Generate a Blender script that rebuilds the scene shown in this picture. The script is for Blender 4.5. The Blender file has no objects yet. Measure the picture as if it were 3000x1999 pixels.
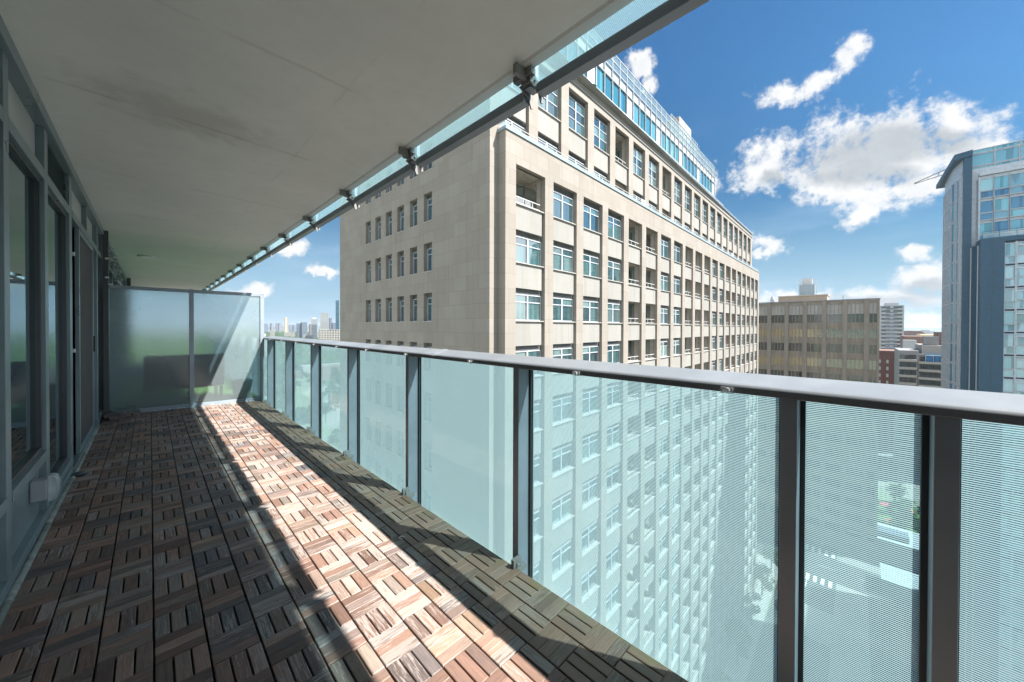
import bpy, math, random
from mathutils import Vector, Matrix, Euler
random.seed(7)
S = bpy.context.scene
COL = S.collection
R = math.radians

# ------------------------------------------------------------------ camera
YAW, PITCH, ROLL = 0.7974, -0.008, 0.003
EYE = Vector((0, 0, 1.2454))
cd = bpy.data.cameras.new('camera'); cam = bpy.data.objects.new('camera', cd); COL.objects.link(cam)
cd.sensor_width = 36; cd.lens = 1035.16 / 3000 * 36; cd.shift_y = -31.2 / 3000
cd.clip_start = 0.05; cd.clip_end = 30000
fw = Vector((math.sin(YAW) * math.cos(PITCH), math.cos(YAW) * math.cos(PITCH), math.sin(PITCH)))
rt = Vector((math.cos(YAW), -math.sin(YAW), 0)); up = rt.cross(fw)
rot = Matrix((rt, up, -fw)).transposed() @ Matrix.Rotation(ROLL, 3, 'Z')
cam.matrix_world = Matrix.Translation(EYE) @ rot.to_4x4()
S.camera = cam

# ------------------------------------------------------------------ light
S.view_settings.view_transform = 'Standard'; S.view_settings.look = 'None'
S.view_settings.exposure = 2.66; S.view_settings.gamma = 1
SUN = Vector((0.36, -0.70, 1.0)).normalized()
sl = bpy.data.lights.new('sun', 'SUN'); sl.energy = 2.5; sl.angle = R(0.53); sl.color = (1, 0.955, 0.88)
so = bpy.data.objects.new('sun', sl); COL.objects.link(so)
so.rotation_euler = SUN.to_track_quat('Z', 'Y').to_euler(); so.location = (20, -40, 60)
SKY_STRENGTH = 0.052


class NT:
    """tiny node-graph helper"""
    def __init__(s, tree): s.t = tree; s.n = tree.nodes; s.l = tree.links
    def put(s, v, sock):
        if v is None: return
        if isinstance(v, bpy.types.NodeSocket): s.l.new(v, sock)
        else:
            if hasattr(sock.default_value, '__len__') and not hasattr(v, '__len__'): v = (v,) * len(sock.default_value)
            if hasattr(sock.default_value, '__len__') and len(sock.default_value) == 4 and len(v) == 3: v = tuple(v) + (1,)
            sock.default_value = v
    def m(s, op, a, b=None, c=None, clamp=False):
        n = s.n.new('ShaderNodeMath'); n.operation = op; n.use_clamp = clamp
        for v, k in zip((a, b, c), n.inputs): s.put(v, k)
        return n.outputs[0]
    def vm(s, op, a, b=None, out=0):
        n = s.n.new('ShaderNodeVectorMath'); n.operation = op
        s.put(a, n.inputs[0])
        if b is not None: s.put(b, n.inputs[1])
        return n.outputs[out]
    def xyz(s, v):
        n = s.n.new('ShaderNodeSeparateXYZ'); s.put(v, n.inputs[0]); return n.outputs
    def comb(s, x, y, z=0):
        n = s.n.new('ShaderNodeCombineXYZ')
        for v, k in zip((x, y, z), n.inputs): s.put(v, k)
        return n.outputs[0]
    def noise(s, vec, scale=1, detail=3, rough=.5, out=0, dist=0):
        n = s.n.new('ShaderNodeTexNoise'); s.put(vec, n.inputs['Vector'])
        n.inputs['Scale'].default_value = scale; n.inputs['Detail'].default_value = detail
        n.inputs['Roughness'].default_value = rough; n.inputs['Distortion'].default_value = dist
        return n.outputs[out]
    def ramp(s, f, pts):
        n = s.n.new('ShaderNodeValToRGB'); s.put(f, n.inputs[0]); e = n.color_ramp.elements
        while len(e) < len(pts): e.new(.5)
        for el, (p, c) in zip(e, pts):
            el.position = p; el.color = (tuple(c) + (1,)) if hasattr(c, '__len__') else (c, c, c, 1)
        return n.outputs[0]
    def mr(s, f, a, b, c=0, d=1, smooth=True):
        n = s.n.new('ShaderNodeMapRange'); n.interpolation_type = 'SMOOTHSTEP' if smooth else 'LINEAR'
        for v, k in zip((f, a, b, c, d), n.inputs): s.put(v, k)
        return n.outputs[0]
    def mix(s, f, a, b, mode='MIX'):
        n = s.n.new('ShaderNodeMix'); n.data_type = 'RGBA'; n.blend_type = mode
        s.put(f, n.inputs[0]); s.put(a, n.inputs[6]); s.put(b, n.inputs[7]); return n.outputs[2]
    def geo(s, k): return s.n.new('ShaderNodeNewGeometry').outputs[k]
    def tc(s, k='Object'): return s.n.new('ShaderNodeTexCoord').outputs[k]
    def attr(s, name, k='Color'):
        n = s.n.new('ShaderNodeAttribute'); n.attribute_name = name; return n.outputs[k]
    def bump(s, h, strength=.3, dist=.01):
        n = s.n.new('ShaderNodeBump'); n.inputs['Strength'].default_value = strength
        n.inputs['Distance'].default_value = dist; s.put(h, n.inputs['Height']); return n.outputs[0]
    def sh(s, kind, **kw):
        n = s.n.new('ShaderNode' + kind)
        for k, v in kw.items(): s.put(v, n.inputs[k.replace('_', ' ')])
        return n.outputs[0]
    def mixs(s, f, a, b):
        n = s.n.new('ShaderNodeMixShader'); s.put(f, n.inputs[0]); s.l.new(a, n.inputs[1]); s.l.new(b, n.inputs[2]); return n.outputs[0]
    def fres(s, ior=1.5):
        n = s.n.new('ShaderNodeFresnel'); n.inputs[0].default_value = ior; return n.outputs[0]


# ------------------------------------------------------------------ sky with clouds (fixed in world directions)
world = bpy.data.worlds.new('World'); S.world = world; world.use_nodes = True
g = NT(world.node_tree); g.n.clear()
sky = g.n.new('ShaderNodeTexSky'); sky.sky_type = 'NISHITA'; sky.sun_disc = False
sky.sun_elevation = math.asin(SUN.z); sky.sun_rotation = math.atan2(SUN.x, SUN.y) % (2 * math.pi)
sky.altitude = 100; sky.air_density = 1.15; sky.dust_density = 0.6; sky.ozone_density = 2.2
D = g.tc('Generated')
den = g.m('MAXIMUM', g.vm('DOT_PRODUCT', D, (math.sin(YAW), math.cos(YAW), 0), out=1), 0.02)
ca = g.m('DIVIDE', g.vm('DOT_PRODUCT', D, (math.cos(YAW), -math.sin(YAW), 0), out=1), den)
cb = g.m('DIVIDE', g.xyz(D)[2], den)
P2 = g.comb(ca, cb, 0)
wv = g.vm('SCALE', g.vm('SUBTRACT', g.noise(D, 7, 4, .55, out=1), (.5, .5, .5)), None)
wv.node.inputs['Scale'].default_value = 0.10
wv2 = g.vm('SCALE', g.vm('SUBTRACT', g.noise(D, 34, 5, .6, out=1), (.5, .5, .5)), None)
wv2.node.inputs['Scale'].default_value = 0.045
P2w = g.vm('ADD', g.vm('ADD', P2, wv), wv2)
def blobs(lst, base):
    acc = None
    for (u, v, ru, rv, *an) in lst:
        n = g.n.new('ShaderNodeMapping'); n.vector_type = 'TEXTURE'
        n.inputs['Location'].default_value = (u, v, 0)
        n.inputs['Rotation'].default_value = (0, 0, R(an[0]) if an else 0)
        n.inputs['Scale'].default_value = (ru, rv, 1)
        g.l.new(base, n.inputs['Vector'])
        f = g.m('SUBTRACT', 1, g.vm('LENGTH', n.outputs[0], out=1))
        acc = f if acc is None else g.m('SMOOTH_MAX', acc, f, .15)
    return acc
# cloud banks: centre and radii as tangents of angle from a fixed bearing
BIG = [(1.04, .535, .26, .100, 8), (.74, .475, .125, .095, 20), (1.00, .465, .33, .115, 4), (1.25, .585, .15, .10), (.94, .395, .22, .070, -8),
       (1.00, .345, .12, .050, 25), (1.15, .40, .16, .04, 14), (1.29, .50, .13, .10)]
SMALL = [(.77, .675, .09, .038, 12), (.87, .705, .09, .045, 25), (.945, .755, .065, .045, 35), (.975, .785, .05, .04, 30),
         (.372, .725, .045, .05), (.40, .68, .03, .04), (.72, .245, .062, .038, -12), (.70, .21, .05, .02),
         (1.14, .215, .055, .026), (1.17, .13, .15, .055), (1.10, .085, .24, .05), (.80, .08, .14, .032), (1.17, .022, .09, .028),
         (.55, .42, .05, .03, -30), (-.64, .215, .08, .030), (-.73, .10, .085, .022), (-.53, .155, .06, .014),
         (.685, .25, .03, .03), (.53, .45, .04, .02, 30), 
         (-2.5, .6, .5, .2), (-1.6, .3, .4, .12), (2.4, .9, .5, .2), (3.2, .4, .5, .2), (-.3, 1.6, .5, .25), (1.6, 1.5, .4, .2)]
field = g.m('MAXIMUM', blobs(BIG, P2w), blobs(SMALL, P2w))
nf = g.noise(D, 10, 10, .66)
nb = g.m('ADD', g.m('MULTIPLY', g.m('SUBTRACT', nf, .5), 2.6), g.m('MULTIPLY', g.m('SUBTRACT', g.noise(D, 42, 8, .68), .5), 1.7))
dens = g.m('ADD', field, nb)
cov = g.mr(dens, -.05, .68)
# broken cloud out of view (behind and overhead), added bright as fill light
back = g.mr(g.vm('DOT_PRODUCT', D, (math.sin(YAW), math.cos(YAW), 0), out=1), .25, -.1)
fill_cloud = g.m('MULTIPLY', g.mr(g.noise(D, 2.0, 7, .6), .44, .58), back)
thin = g.m('MULTIPLY', g.mr(g.noise(g.vm('MULTIPLY', D, (1, 1, 5)), 2.2, 6, .6), .5, .85), g.mr(cb, .75, .05))
low = g.mr(cb, .40, -.02)
# self shading: thick middles and undersides go grey, lit rims stay white
shade = blobs([(1.02, .50, .26, .075, 8), (.98, .43, .18, .05), (1.22, .53, .14, .05), (1.17, .11, .11, .035), (1.05, .07, .2, .03), (.74, .44, .05, .03)], P2w)
shd = g.m('MULTIPLY', g.mr(g.m('ADD', shade, g.m('MULTIPLY', g.m('SUBTRACT', g.noise(D, 9, 5, .55), .5), .9)), -.12, .55), .9)
ccol = g.mix(shd, (.985, .985, .98), (.50, .54, .57))
ccol = g.mix(g.mr(g.noise(D, 30, 7, .65), .42, .62, 0, .30), ccol, (.66, .71, .76))
skyc = g.n.new('ShaderNodeHueSaturation'); skyc.inputs['Saturation'].default_value = 1.22; skyc.inputs['Value'].default_value = 1
g.l.new(sky.outputs[0], skyc.inputs['Color'])
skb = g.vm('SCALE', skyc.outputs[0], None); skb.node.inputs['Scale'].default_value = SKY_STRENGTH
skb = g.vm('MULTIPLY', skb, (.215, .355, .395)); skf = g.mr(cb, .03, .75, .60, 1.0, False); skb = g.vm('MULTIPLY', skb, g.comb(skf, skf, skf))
base = g.mix(g.m('MULTIPLY', low, .8), skb, (.080, .116, .152))
base = g.mix(g.m('MULTIPLY', thin, .36), base, (.14, .17, .20))
CL = 0.168
final = g.mix(g.m('MULTIPLY', cov, .97), base, g.vm('MULTIPLY', ccol, (CL, CL, CL)))
upm = g.mr(g.xyz(D)[2], -.03, -.005)
final = g.mix(fill_cloud, final, (.32, .325, .335))
final = g.mix(upm, (.08, .09, .095), final)
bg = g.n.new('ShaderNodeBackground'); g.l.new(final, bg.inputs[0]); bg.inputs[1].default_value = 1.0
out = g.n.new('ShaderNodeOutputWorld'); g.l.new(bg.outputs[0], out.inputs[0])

S.cycles.use_denoising = True
S.cycles.max_bounces = 10; S.cycles.diffuse_bounces = 6; S.cycles.glossy_bounces = 4
S.cycles.transmission_bounces = 6; S.cycles.transparent_max_bounces = 16; S.cycles.volume_bounces = 0
S.cycles.caustics_reflective = False; S.cycles.caustics_refractive = False
S.cycles.sample_clamp_indirect = 6

# ------------------------------------------------------------------ materials
M = {}
def mat(name, fn=None, **kw):
    m = bpy.data.materials.new(name); m.use_nodes = True; t = NT(m.node_tree); t.n.clear()
    o = t.n.new('ShaderNodeOutputMaterial')
    r = fn(t) if fn else t.sh('BsdfPrincipled', **kw)
    t.l.new(r, o.inputs[0]); M[name] = m; return m

def pr(t, col, rough=.6, nrm=None, metal=0, spec=.5, **kw):
    return t.sh('BsdfPrincipled', Base_Color=col, Roughness=rough, Normal=nrm, Metallic=metal, **kw)

def plain(name, col, rough=.55, var=.12, scale=3, metal=0):
    def f(t):
        n = t.noise(t.geo('Position'), scale, 4, .6)
        c = t.mix(t.mr(n, .3, .7), tuple(x * (1 - var) for x in col), tuple(min(1, x * (1 + var)) for x in col))
        return pr(t, c, t.mr(n, .2, .8, rough * .85, min(1, rough * 1.15)), metal=metal)
    return mat(name, f)

def deck(t):
    p = t.xyz(t.geo('Position')); a = t.n.new('ShaderNodeSeparateColor'); t.l.new(t.attr('tone'), a.inputs[0])
    tone, ori, rnd = a.outputs
    along = t.mix(ori, t.comb(p[0], p[1], 0), t.comb(p[1], p[0], 0))
    off = t.vm('ADD', along, t.comb(t.m('MULTIPLY', rnd, 37), t.m('MULTIPLY', rnd, 11), t.m('MULTIPLY', rnd, 5)))
    st = t.vm('MULTIPLY', off, (9, 150, 1))
    grain = t.noise(st, 1, 5, .65, dist=.6)
    ring = t.noise(t.vm('MULTIPLY', off, (7, 34, 1)), 1, 2, .5, dist=2.2)
    base = t.ramp(tone, [(0, (.095, .088, .092)), (.22, (.145, .110, .100)), (.42, (.200, .120, .094)), (.62, (.235, .150, .116)), (.8, (.185, .158, .140)), (1, (.27, .185, .13))])
    base = t.mix(t.mr(grain, .35, .75, 0, .5), base, t.vm('MULTIPLY', base, (.42, .40, .40)))
    base = t.mix(t.mr(ring, .40, .62, 0, .38), base, t.vm('MULTIPLY', base, (1.45, 1.35, 1.25)))
    rb = t.m('FRACT', t.m('MULTIPLY', rnd, 17.3)); bf = t.mr(rb, 0, 1, .58, 1.36, False); base = t.vm('MULTIPLY', base, t.comb(bf, bf, bf))
    # flaking stain: pale raw wood in streaks; zones of wear across the deck
    zone = t.noise(t.geo('Position'), 1.5, 3, .6)
    mid = t.m('MULTIPLY', t.mr(p[0], .05, .65), t.mr(p[0], 1.25, .95))
    amt = t.m('ADD', t.m('MULTIPLY', mid, .10), t.m('ADD', t.m('MULTIPLY', t.m('SUBTRACT', zone, .5), .55), t.m('MULTIPLY', t.m('SUBTRACT', rnd, .5), .30)))
    fl = t.noise(t.vm('MULTIPLY', off, (11, 130, 1)), 1, 7, .74, dist=.7)
    peel = t.mr(t.m('ADD', fl, amt), .615, .69)
    base = t.mix(t.m('MULTIPLY', peel, .62), base, t.mix(rnd, (.44, .37, .33), (.35, .32, .30)))
    # outer strip by the glass is greyer, with green algae close to the edge
    edge = t.mr(t.m('ADD', p[0], t.m('MULTIPLY', t.m('SUBTRACT', zone, .5), .25)), .98, 1.12)
    olive = t.mix(t.mr(grain, .3, .7), (.165, .112, .078), (.32, .22, .145))
    base = t.mix(t.m('MULTIPLY', edge, .5), base, olive)
    al = t.m('MULTIPLY', t.mr(p[0], 1.24, 1.36), t.mr(t.noise(t.geo('Position'), 6, 5, .7), .48, .62))
    base = t.mix(t.m('MULTIPLY', al, .45), base, (.17, .19, .04))
    rough = t.mr(grain, .3, .8, .45, .72)
    return pr(t, base, rough, t.bump(t.m('ADD', t.m('MULTIPLY', grain, .6), t.m('MULTIPLY', peel, .3)), .45, .003))
mat('deck_wood', deck)
plain('black_plastic', (.012, .012, .013), .6)

def concrete(t):
    P = t.geo('Position'); p = t.xyz(P)
    n = t.noise(P, 1.1, 6, .62); n2 = t.noise(P, 9, 6, .7); n3 = t.noise(P, 90, 3, .6)
    c = t.mix(t.mr(n, .25, .75), (.78, .80, .755), (.87, .88, .83))
    c = t.mix(t.mr(n2, .35, .8, 0, .22), c, (.62, .63, .59))
    # brownish water stain and faint formwork joints across the slab
    d1 = t.vm('LENGTH', t.vm('MULTIPLY', t.vm('SUBTRACT', P, (.16, 3.05, 2.58)), (1.6, 2.6, 0)), out=1)
    stn = t.m('MULTIPLY', t.mr(t.m('ADD', d1, t.m('MULTIPLY', t.m('SUBTRACT', n2, .5), 1.6)), 1.0, .1), .42)
    c = t.mix(stn, c, (.36, .325, .29))
    for (ax, v, w, k) in ((1, 3.12, .022, .55), (1, 2.05, .02, .35), (1, 4.62, .03, .3), (1, 6.2, .03, .3), (1, 7.9, .04, .35), (1, 9.6, .04, .35), (1, 11.6, .05, .35), (0, .78, .012, .25), (1, .78, .02, .3)):
        q = t.m('ABSOLUTE', t.m('SUBTRACT', t.m('ADD', p[ax], t.m('MULTIPLY', t.m('SUBTRACT', n, .5), .09)), v))
        br = t.mr(t.noise(P, 2.3, 3, .5), .42, .6)
        c = t.mix(t.m('MULTIPLY', t.m('MULTIPLY', t.mr(q, w, 0), br), k * .62), c, (.30, .285, .265))
    return pr(t, c, .55, t.bump(t.m('ADD', n2, t.m('MULTIPLY', n3, .4)), .12, .006))
mat('painted_concrete', concrete)
plain('slab_concrete', (.36, .36, .34), .8)

def paintmetal(name, col, rough=.38):
    def f(t):
        P = t.geo('Position'); n = t.noise(P, 60, 4, .6); n2 = t.noise(P, 3, 4, .6)
        c = t.mix(t.mr(n2, .3, .75), tuple(x * .88 for x in col), tuple(x * 1.12 for x in col))
        c = t.mix(t.mr(t.noise(P, 34, 6, .75), .66, .74, 0, .35), c, (.42, .42, .40))
        return pr(t, c, t.mr(n2, .3, .7, rough * .8, rough * 1.25), t.bump(n, .04, .002))
    return mat(name, f)
paintmetal('grey_paint', (.26, .31, .36)); paintmetal('rail_paint', (.19, .21, .235), .36)
paintmetal('frame_paint', (.17, .225, .24), .34); paintmetal('dark_frame', (.045, .055, .060), .4)
plain('rubber', (.01, .012, .012), .6)
plain('steel', (.55, .55, .55), .32, metal=1)
plain('bracket_metal', (.24, .24, .235), .4)
plain('white_clip', (.70, .71, .72), .35)
plain('grey_box', (.32, .34, .36), .4); plain('foam_pipe', (.24, .27, .25), .8, .25, 20)
mat('clear_plastic', lambda t: t.mixs(.35, t.sh('BsdfTransparent', Color=(.93, .95, .96)), pr(t, (.72, .76, .78), .15)))

def frit(t):
    p = t.xyz(t.geo('Position'))
    s = t.m('FRACT', t.m('DIVIDE', t.m('ADD', p[2], 60.0), .0058))
    line = t.mr(t.m('ABSOLUTE', t.m('SUBTRACT', s, .5)), .31, .27)
    fn = t.n.new('ShaderNodeFresnel'); t.l.new(t.mr(t.geo('Backfacing'), 0, 1, 1.5, 1 / 1.5, False), fn.inputs[0]); fr = fn.outputs[0]
    clear = t.mixs(t.m('MULTIPLY', fr, .8), t.sh('BsdfTransparent', Color=(.44, .60, .64)), t.sh('BsdfGlossy', Color=(1, 1, 1), Roughness=.01))
    dif = t.mixs(.60, t.sh('BsdfDiffuse', Color=(.52, .72, .78)), t.sh('BsdfTranslucent', Color=(.58, .86, .93)))
    dif = t.mixs(.18, dif, t.sh('BsdfTransparent', Color=(.55, .80, .85)))
    dif = t.mixs(t.m('MULTIPLY', fr, .5), dif, t.sh('BsdfGlossy', Color=(1, 1, 1), Roughness=.04))
    return t.mixs(line, clear, dif)
mat('fritted_glass', frit)
mat('glass_edge', lambda t: t.mixs(.12, t.sh('BsdfTransparent', Color=(.86, .95, .95)), t.sh('BsdfDiffuse', Color=(.25, .6, .58))))
mat('glass_back', lambda t: t.sh('BsdfTransparent', Color=(.97, .99, .99)))

def frosted(t):
    n = t.noise(t.geo('Position'), 1.3, 3, .5)
    tr = t.sh('BsdfRefraction', Color=(.88, .96, .97), Roughness=.27, IOR=1.18)
    df = t.mixs(.45, t.sh('BsdfDiffuse', Color=(.66, .78, .82)), t.sh('BsdfTranslucent', Color=(.72, .88, .92)))
    b = t.mixs(t.mr(n, .2, .8, .25, .33), tr, df)
    return t.mixs(t.m('MULTIPLY', t.fres(1.5), .9), b, t.sh('BsdfGlossy', Color=(.9, .95, 1), Roughness=.10))
mat('frosted_glass', frosted)

def darkglass(t):
    f = t.m('ADD', t.m('MULTIPLY', t.fres(2.0), .95), .22, clamp=True)
    return t.mixs(f, t.sh('BsdfTransparent', Color=(.32, .42, .44)), t.sh('BsdfGlossy', Color=(.80, .93, .98), Roughness=.005))
mat('window_glass', darkglass)
plain('panel_grey', (.42, .45, .435), .45); plain('insect_screen', (.060, .058, .060), .8)
plain('room_dark', (.10, .10, .09), .8)

def stone(name, a, b, bw=1.25, bh=.9, joint=(.17, .15, .13)):
    def f(t):
        P = t.geo('Position'); p = t.xyz(P)
        br = t.n.new('ShaderNodeTexBrick'); t.l.new(t.comb(t.m('ADD', p[0], p[1]), p[2], 0), br.inputs['Vector'])
        br.inputs['Color1'].default_value = a + (1,); br.inputs['Color2'].default_value = b + (1,); br.inputs['Mortar'].default_value = joint + (1,)
        br.inputs['Scale'].default_value = 1; br.inputs['Mortar Size'].default_value = .012; br.inputs['Mortar Smooth'].default_value = .3
        br.inputs['Brick Width'].default_value = bw; br.inputs['Row Height'].default_value = bh
        n = t.noise(P, .35, 6, .65); n2 = t.noise(P, 5, 5, .65)
        c = t.mix(t.mr(n, .3, .75, 0, .35), br.outputs[0], tuple(x * .8 for x in a))
        c = t.mix(t.mr(n2, .35, .8, 0, .20), c, tuple(x * .72 for x in b))
        st = t.noise(t.vm('MULTIPLY', P, (2.5, 2.5, .12)), 1, 5, .65)
        c = t.mix(t.mr(st, .50, .75, 0, .38), c, (.16, .14, .12))
        return pr(t, c, .85, t.bump(n2, .15, .01))
    return mat(name, f)
stone('limestone', (.240, .215, .190), (.275, .252, .228))
stone('limestone_panel', (.245, .240, .228), (.275, .270, .256), 1.43, 3.0)
plain('stone_sill', (.34, .33, .31), .7)
plain('ledge_metal', (.24, .31, .36), .4); plain('roof_grey', (.25, .25, .245), .9, .2, .4)
plain('alu_frame', (.38, .41, .45), .35); plain('louvre', (.26, .27, .28), .5); plain('white_rail', (.46, .47, .48), .4)
plain('loggia_wall', (.34, .315, .28), .85)

def facade_glass(name, cols, gl=.30, rough=.02, tint=(1, 1, 1)):
    def f(t):
        P = t.geo('Position'); p = t.xyz(P); isl = t.m('FRACT', t.m('ADD', t.geo('Random Per Island'), t.m('MULTIPLY', t.n.new('ShaderNodeObjectInfo').outputs['Random'], 7.3)))
        c = t.ramp(isl, [(i / max(1, len(cols) - 1), q) for i, q in enumerate(cols)])
        u = t.m('ADD', p[0], p[1])
        cur = t.noise(t.comb(t.m('ADD', t.m('MULTIPLY', u, 1.3), t.m('MULTIPLY', isl, 40)), t.m('MULTIPLY', p[2], .05), 0), 1, 1, .4)
        c = t.mix(t.mr(cur, .52, .55, 0, .55), c, t.vm('MULTIPLY', c, (.22, .28, .3)))
        fo = t.noise(t.vm('MULTIPLY', P, (26, 26, .3)), 1, 2, .5)
        c = t.mix(t.mr(fo, .35, .65, 0, .18), c, t.vm('MULTIPLY', c, (.55, .6, .62)))
        b = t.bump(t.noise(P, .8, 2, .5), .05, .05)
        fr = t.m('ADD', t.m('MULTIPLY', t.fres(1.6), .8), gl, clamp=True)
        return t.mixs(fr, t.sh('BsdfDiffuse', Color=c), t.sh('BsdfGlossy', Color=tint, Roughness=rough, Normal=b))
    return mat(name, f)
facade_glass('teal_glass', [(.014, .035, .042), (.035, .085, .088), (.11, .21, .205), (.018, .04, .05), (.20, .29, .28), (.055, .11, .115)])
facade_glass('gable_glass', [(.02, .08, .08), (.03, .10, .10), (.02, .05, .06)], .42, tint=(.75, .85, 1))
facade_glass('penthouse_glass', [(.03, .14, .20), (.08, .28, .34), (.04, .18, .27), (.16, .36, .40)], .14, tint=(.7, .88, 1))
mat('screen_glass', lambda t: t.mixs(.26, t.sh('BsdfTransparent', Color=(.92, .97, .97)), t.mixs(.4, t.sh('BsdfDiffuse', Color=(.36, .45, .46)), t.sh('BsdfGlossy', Color=(1, 1, 1), Roughness=.02))))
plain('white_panel', (.44, .48, .49), .4); plain('spandrel_glass', (.26, .40, .42), .15)
plain('grey_clad', (.30, .285, .27), .7, .08)


# ------------------------------------------------------------------ mesh helpers
WL = {}
def finish(o, name, parent=None, label=None, cat=None, group=None, kind=None):
    COL.objects.link(o)
    if parent is not None: o.parent = parent
    for k, v in (('label', label), ('category', cat), ('group', group), ('kind', kind)):
        if v: o[k] = v
    return o

def thing(name, loc, label, cat, group=None, rz=0):
    o = bpy.data.objects.new(name, None); o.empty_display_size = .3
    o.location = loc; o.rotation_euler = (0, 0, rz); WL[o] = Vector(loc)
    return finish(o, name, None, label, cat, group)

def wl(p):
    v = Vector((0, 0, 0))
    while p is not None: v += Vector(p.location); p = p.parent
    return v

class MB:
    def __init__(s): s.v = []; s.f = []; s.m = []; s.a = []
    def mark(s):
        if not hasattr(s, 'it'): s.it = []
        s.it.append((len(s.v), len(s.f)))
    def build_split(s, name, mats, parent, n=98, key=None, rest='more_'):
        """the n pieces nearest the camera become parts, all others one stuff part"""
        ends = s.it[1:] + [(len(s.v), len(s.f))]; items = []
        for (v0, f0), (v1, f1) in zip(s.it, ends):
            c = sum((Vector(p) for p in s.v[v0:v1]), Vector()) / (v1 - v0); items.append(((c - EYE).length + (key(c) if key else 0), v0, f0, v1, f1))
        items.sort(); other = MB()
        for k, (_, v0, f0, v1, f1) in enumerate(items):
            b = MB() if k < n else other; i = len(b.v) - v0
            b.v += s.v[v0:v1]; b.f += [tuple(j + i for j in f) for f in s.f[f0:f1]]; b.m += s.m[f0:f1]; b.a += s.a[f0:f1]
            if k < n: b.build(name, mats, parent)
        if other.v: other.build(rest + name + 's', mats, parent, kind='stuff')
    def quad(s, pts, m=0, a=None):
        i = len(s.v); s.v += [tuple(p) for p in pts]; s.f.append(tuple(range(i, i + len(pts)))); s.m.append(m); s.a.append(a)
    def box(s, x0, x1, y0, y1, z0, z1, m=0, mf=None, skip=()):
        i = len(s.v)
        s.v += [(x0, y0, z0), (x1, y0, z0), (x1, y1, z0), (x0, y1, z0), (x0, y0, z1), (x1, y0, z1), (x1, y1, z1), (x0, y1, z1)]
        for k, f in enumerate(((0, 3, 2, 1), (4, 5, 6, 7), (0, 1, 5, 4), (1, 2, 6, 5), (2, 3, 7, 6), (3, 0, 4, 7))):
            if k in skip: continue      # bottom top -y +x +y -x
            s.f.append(tuple(i + j for j in f)); s.m.append(m if mf is None else mf[k]); s.a.append(None)
    def ub(s, ax, c, u0, u1, d0, d1, v0, v1, m=0, skip=()):
        """box on a facade: u along it, d inward from its face, v up"""
        if ax == 'Y': s.box(u0, u1, c + d0, c + d1, v0, v1, m, skip=skip)
        else: s.box(c + d0, c + d1, u0, u1, v0, v1, m, skip=skip)
    def uq(s, ax, c, u0, u1, d, v0, v1, m=0):
        if ax == 'Y': s.quad([(u0, c + d, v0), (u1, c + d, v0), (u1, c + d, v1), (u0, c + d, v1)], m)
        else: s.quad([(c + d, u1, v0), (c + d, u0, v0), (c + d, u0, v1), (c + d, u1, v1)], m)
    def cyl(s, p0, p1, r0, r1=None, n=10, m=0, caps=True):
        p0 = Vector(p0); p1 = Vector(p1); r1 = r0 if r1 is None else r1
        ax = (p1 - p0).normalized(); a = ax.orthogonal().normalized(); b = ax.cross(a); i = len(s.v)
        for p, r in ((p0, r0), (p1, r1)):
            for k in range(n):
                t = 2 * math.pi * k / n; s.v.append(tuple(p + a * math.cos(t) * r + b * math.sin(t) * r))
        for k in range(n):
            k2 = (k + 1) % n; s.f.append((i + k, i + k2, i + n + k2, i + n + k)); s.m.append(m); s.a.append(None)
        if caps:
            s.f.append(tuple(i + k for k in range(n))[::-1]); s.m.append(m); s.a.append(None)
            s.f.append(tuple(i + n + k for k in range(n))); s.m.append(m); s.a.append(None)
    def prism(s, poly, axis, a0, a1, m=0):
        """extrude a 2-D outline along an axis; outline in the other two axes"""
        def P(p, a): return {'x': (a, p[0], p[1]), 'y': (p[0], a, p[1]), 'z': (p[0], p[1], a)}[axis]
        n = len(poly); i = len(s.v); s.v += [P(p, a0) for p in poly] + [P(p, a1) for p in poly]
        for k in range(n):
            k2 = (k + 1) % n; s.f.append((i + k, i + k2, i + n + k2, i + n + k)); s.m.append(m); s.a.append(None)
        s.f.append(tuple(i + k for k in range(n))[::-1]); s.m.append(m); s.a.append(None)
        s.f.append(tuple(i + n + k for k in range(n))); s.m.append(m); s.a.append(None)
    def wall(s, ax, c, us, vs, hole, depth, m=0, mr=None):
        """wall face with real openings; each opening gets its four reveals"""
        mr = m if mr is None else mr
        for j in range(len(vs) - 1):
            run = None
            for i in range(len(us)):
                h = i == len(us) - 1 or hole(i, j)
                if not h and run is None: run = i
                if h and run is not None: s.uq(ax, c, us[run], us[i], 0, vs[j], vs[j + 1], m); run = None
        for i in range(len(us) - 1):
            for j in range(len(vs) - 1):
                if not hole(i, j): continue
                u0, u1, v0, v1 = us[i], us[i + 1], vs[j], vs[j + 1]
                P = (lambda u, d, v: (u, c + d, v)) if ax == 'Y' else (lambda u, d, v: (c + d, u, v))
                if i == 0 or not hole(i - 1, j): s.quad([P(u0, 0, v0), P(u0, depth, v0), P(u0, depth, v1), P(u0, 0, v1)], mr)
                if i == len(us) - 2 or not hole(i + 1, j): s.quad([P(u1, depth, v0), P(u1, 0, v0), P(u1, 0, v1), P(u1, depth, v1)], mr)
                if j == 0 or not hole(i, j - 1): s.quad([P(u0, 0, v0), P(u1, 0, v0), P(u1, depth, v0), P(u0, depth, v0)], mr)
                if j == len(vs) - 2 or not hole(i, j + 1): s.quad([P(u0, 0, v1), P(u0, depth, v1), P(u1, depth, v1), P(u1, 0, v1)], mr)
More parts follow.
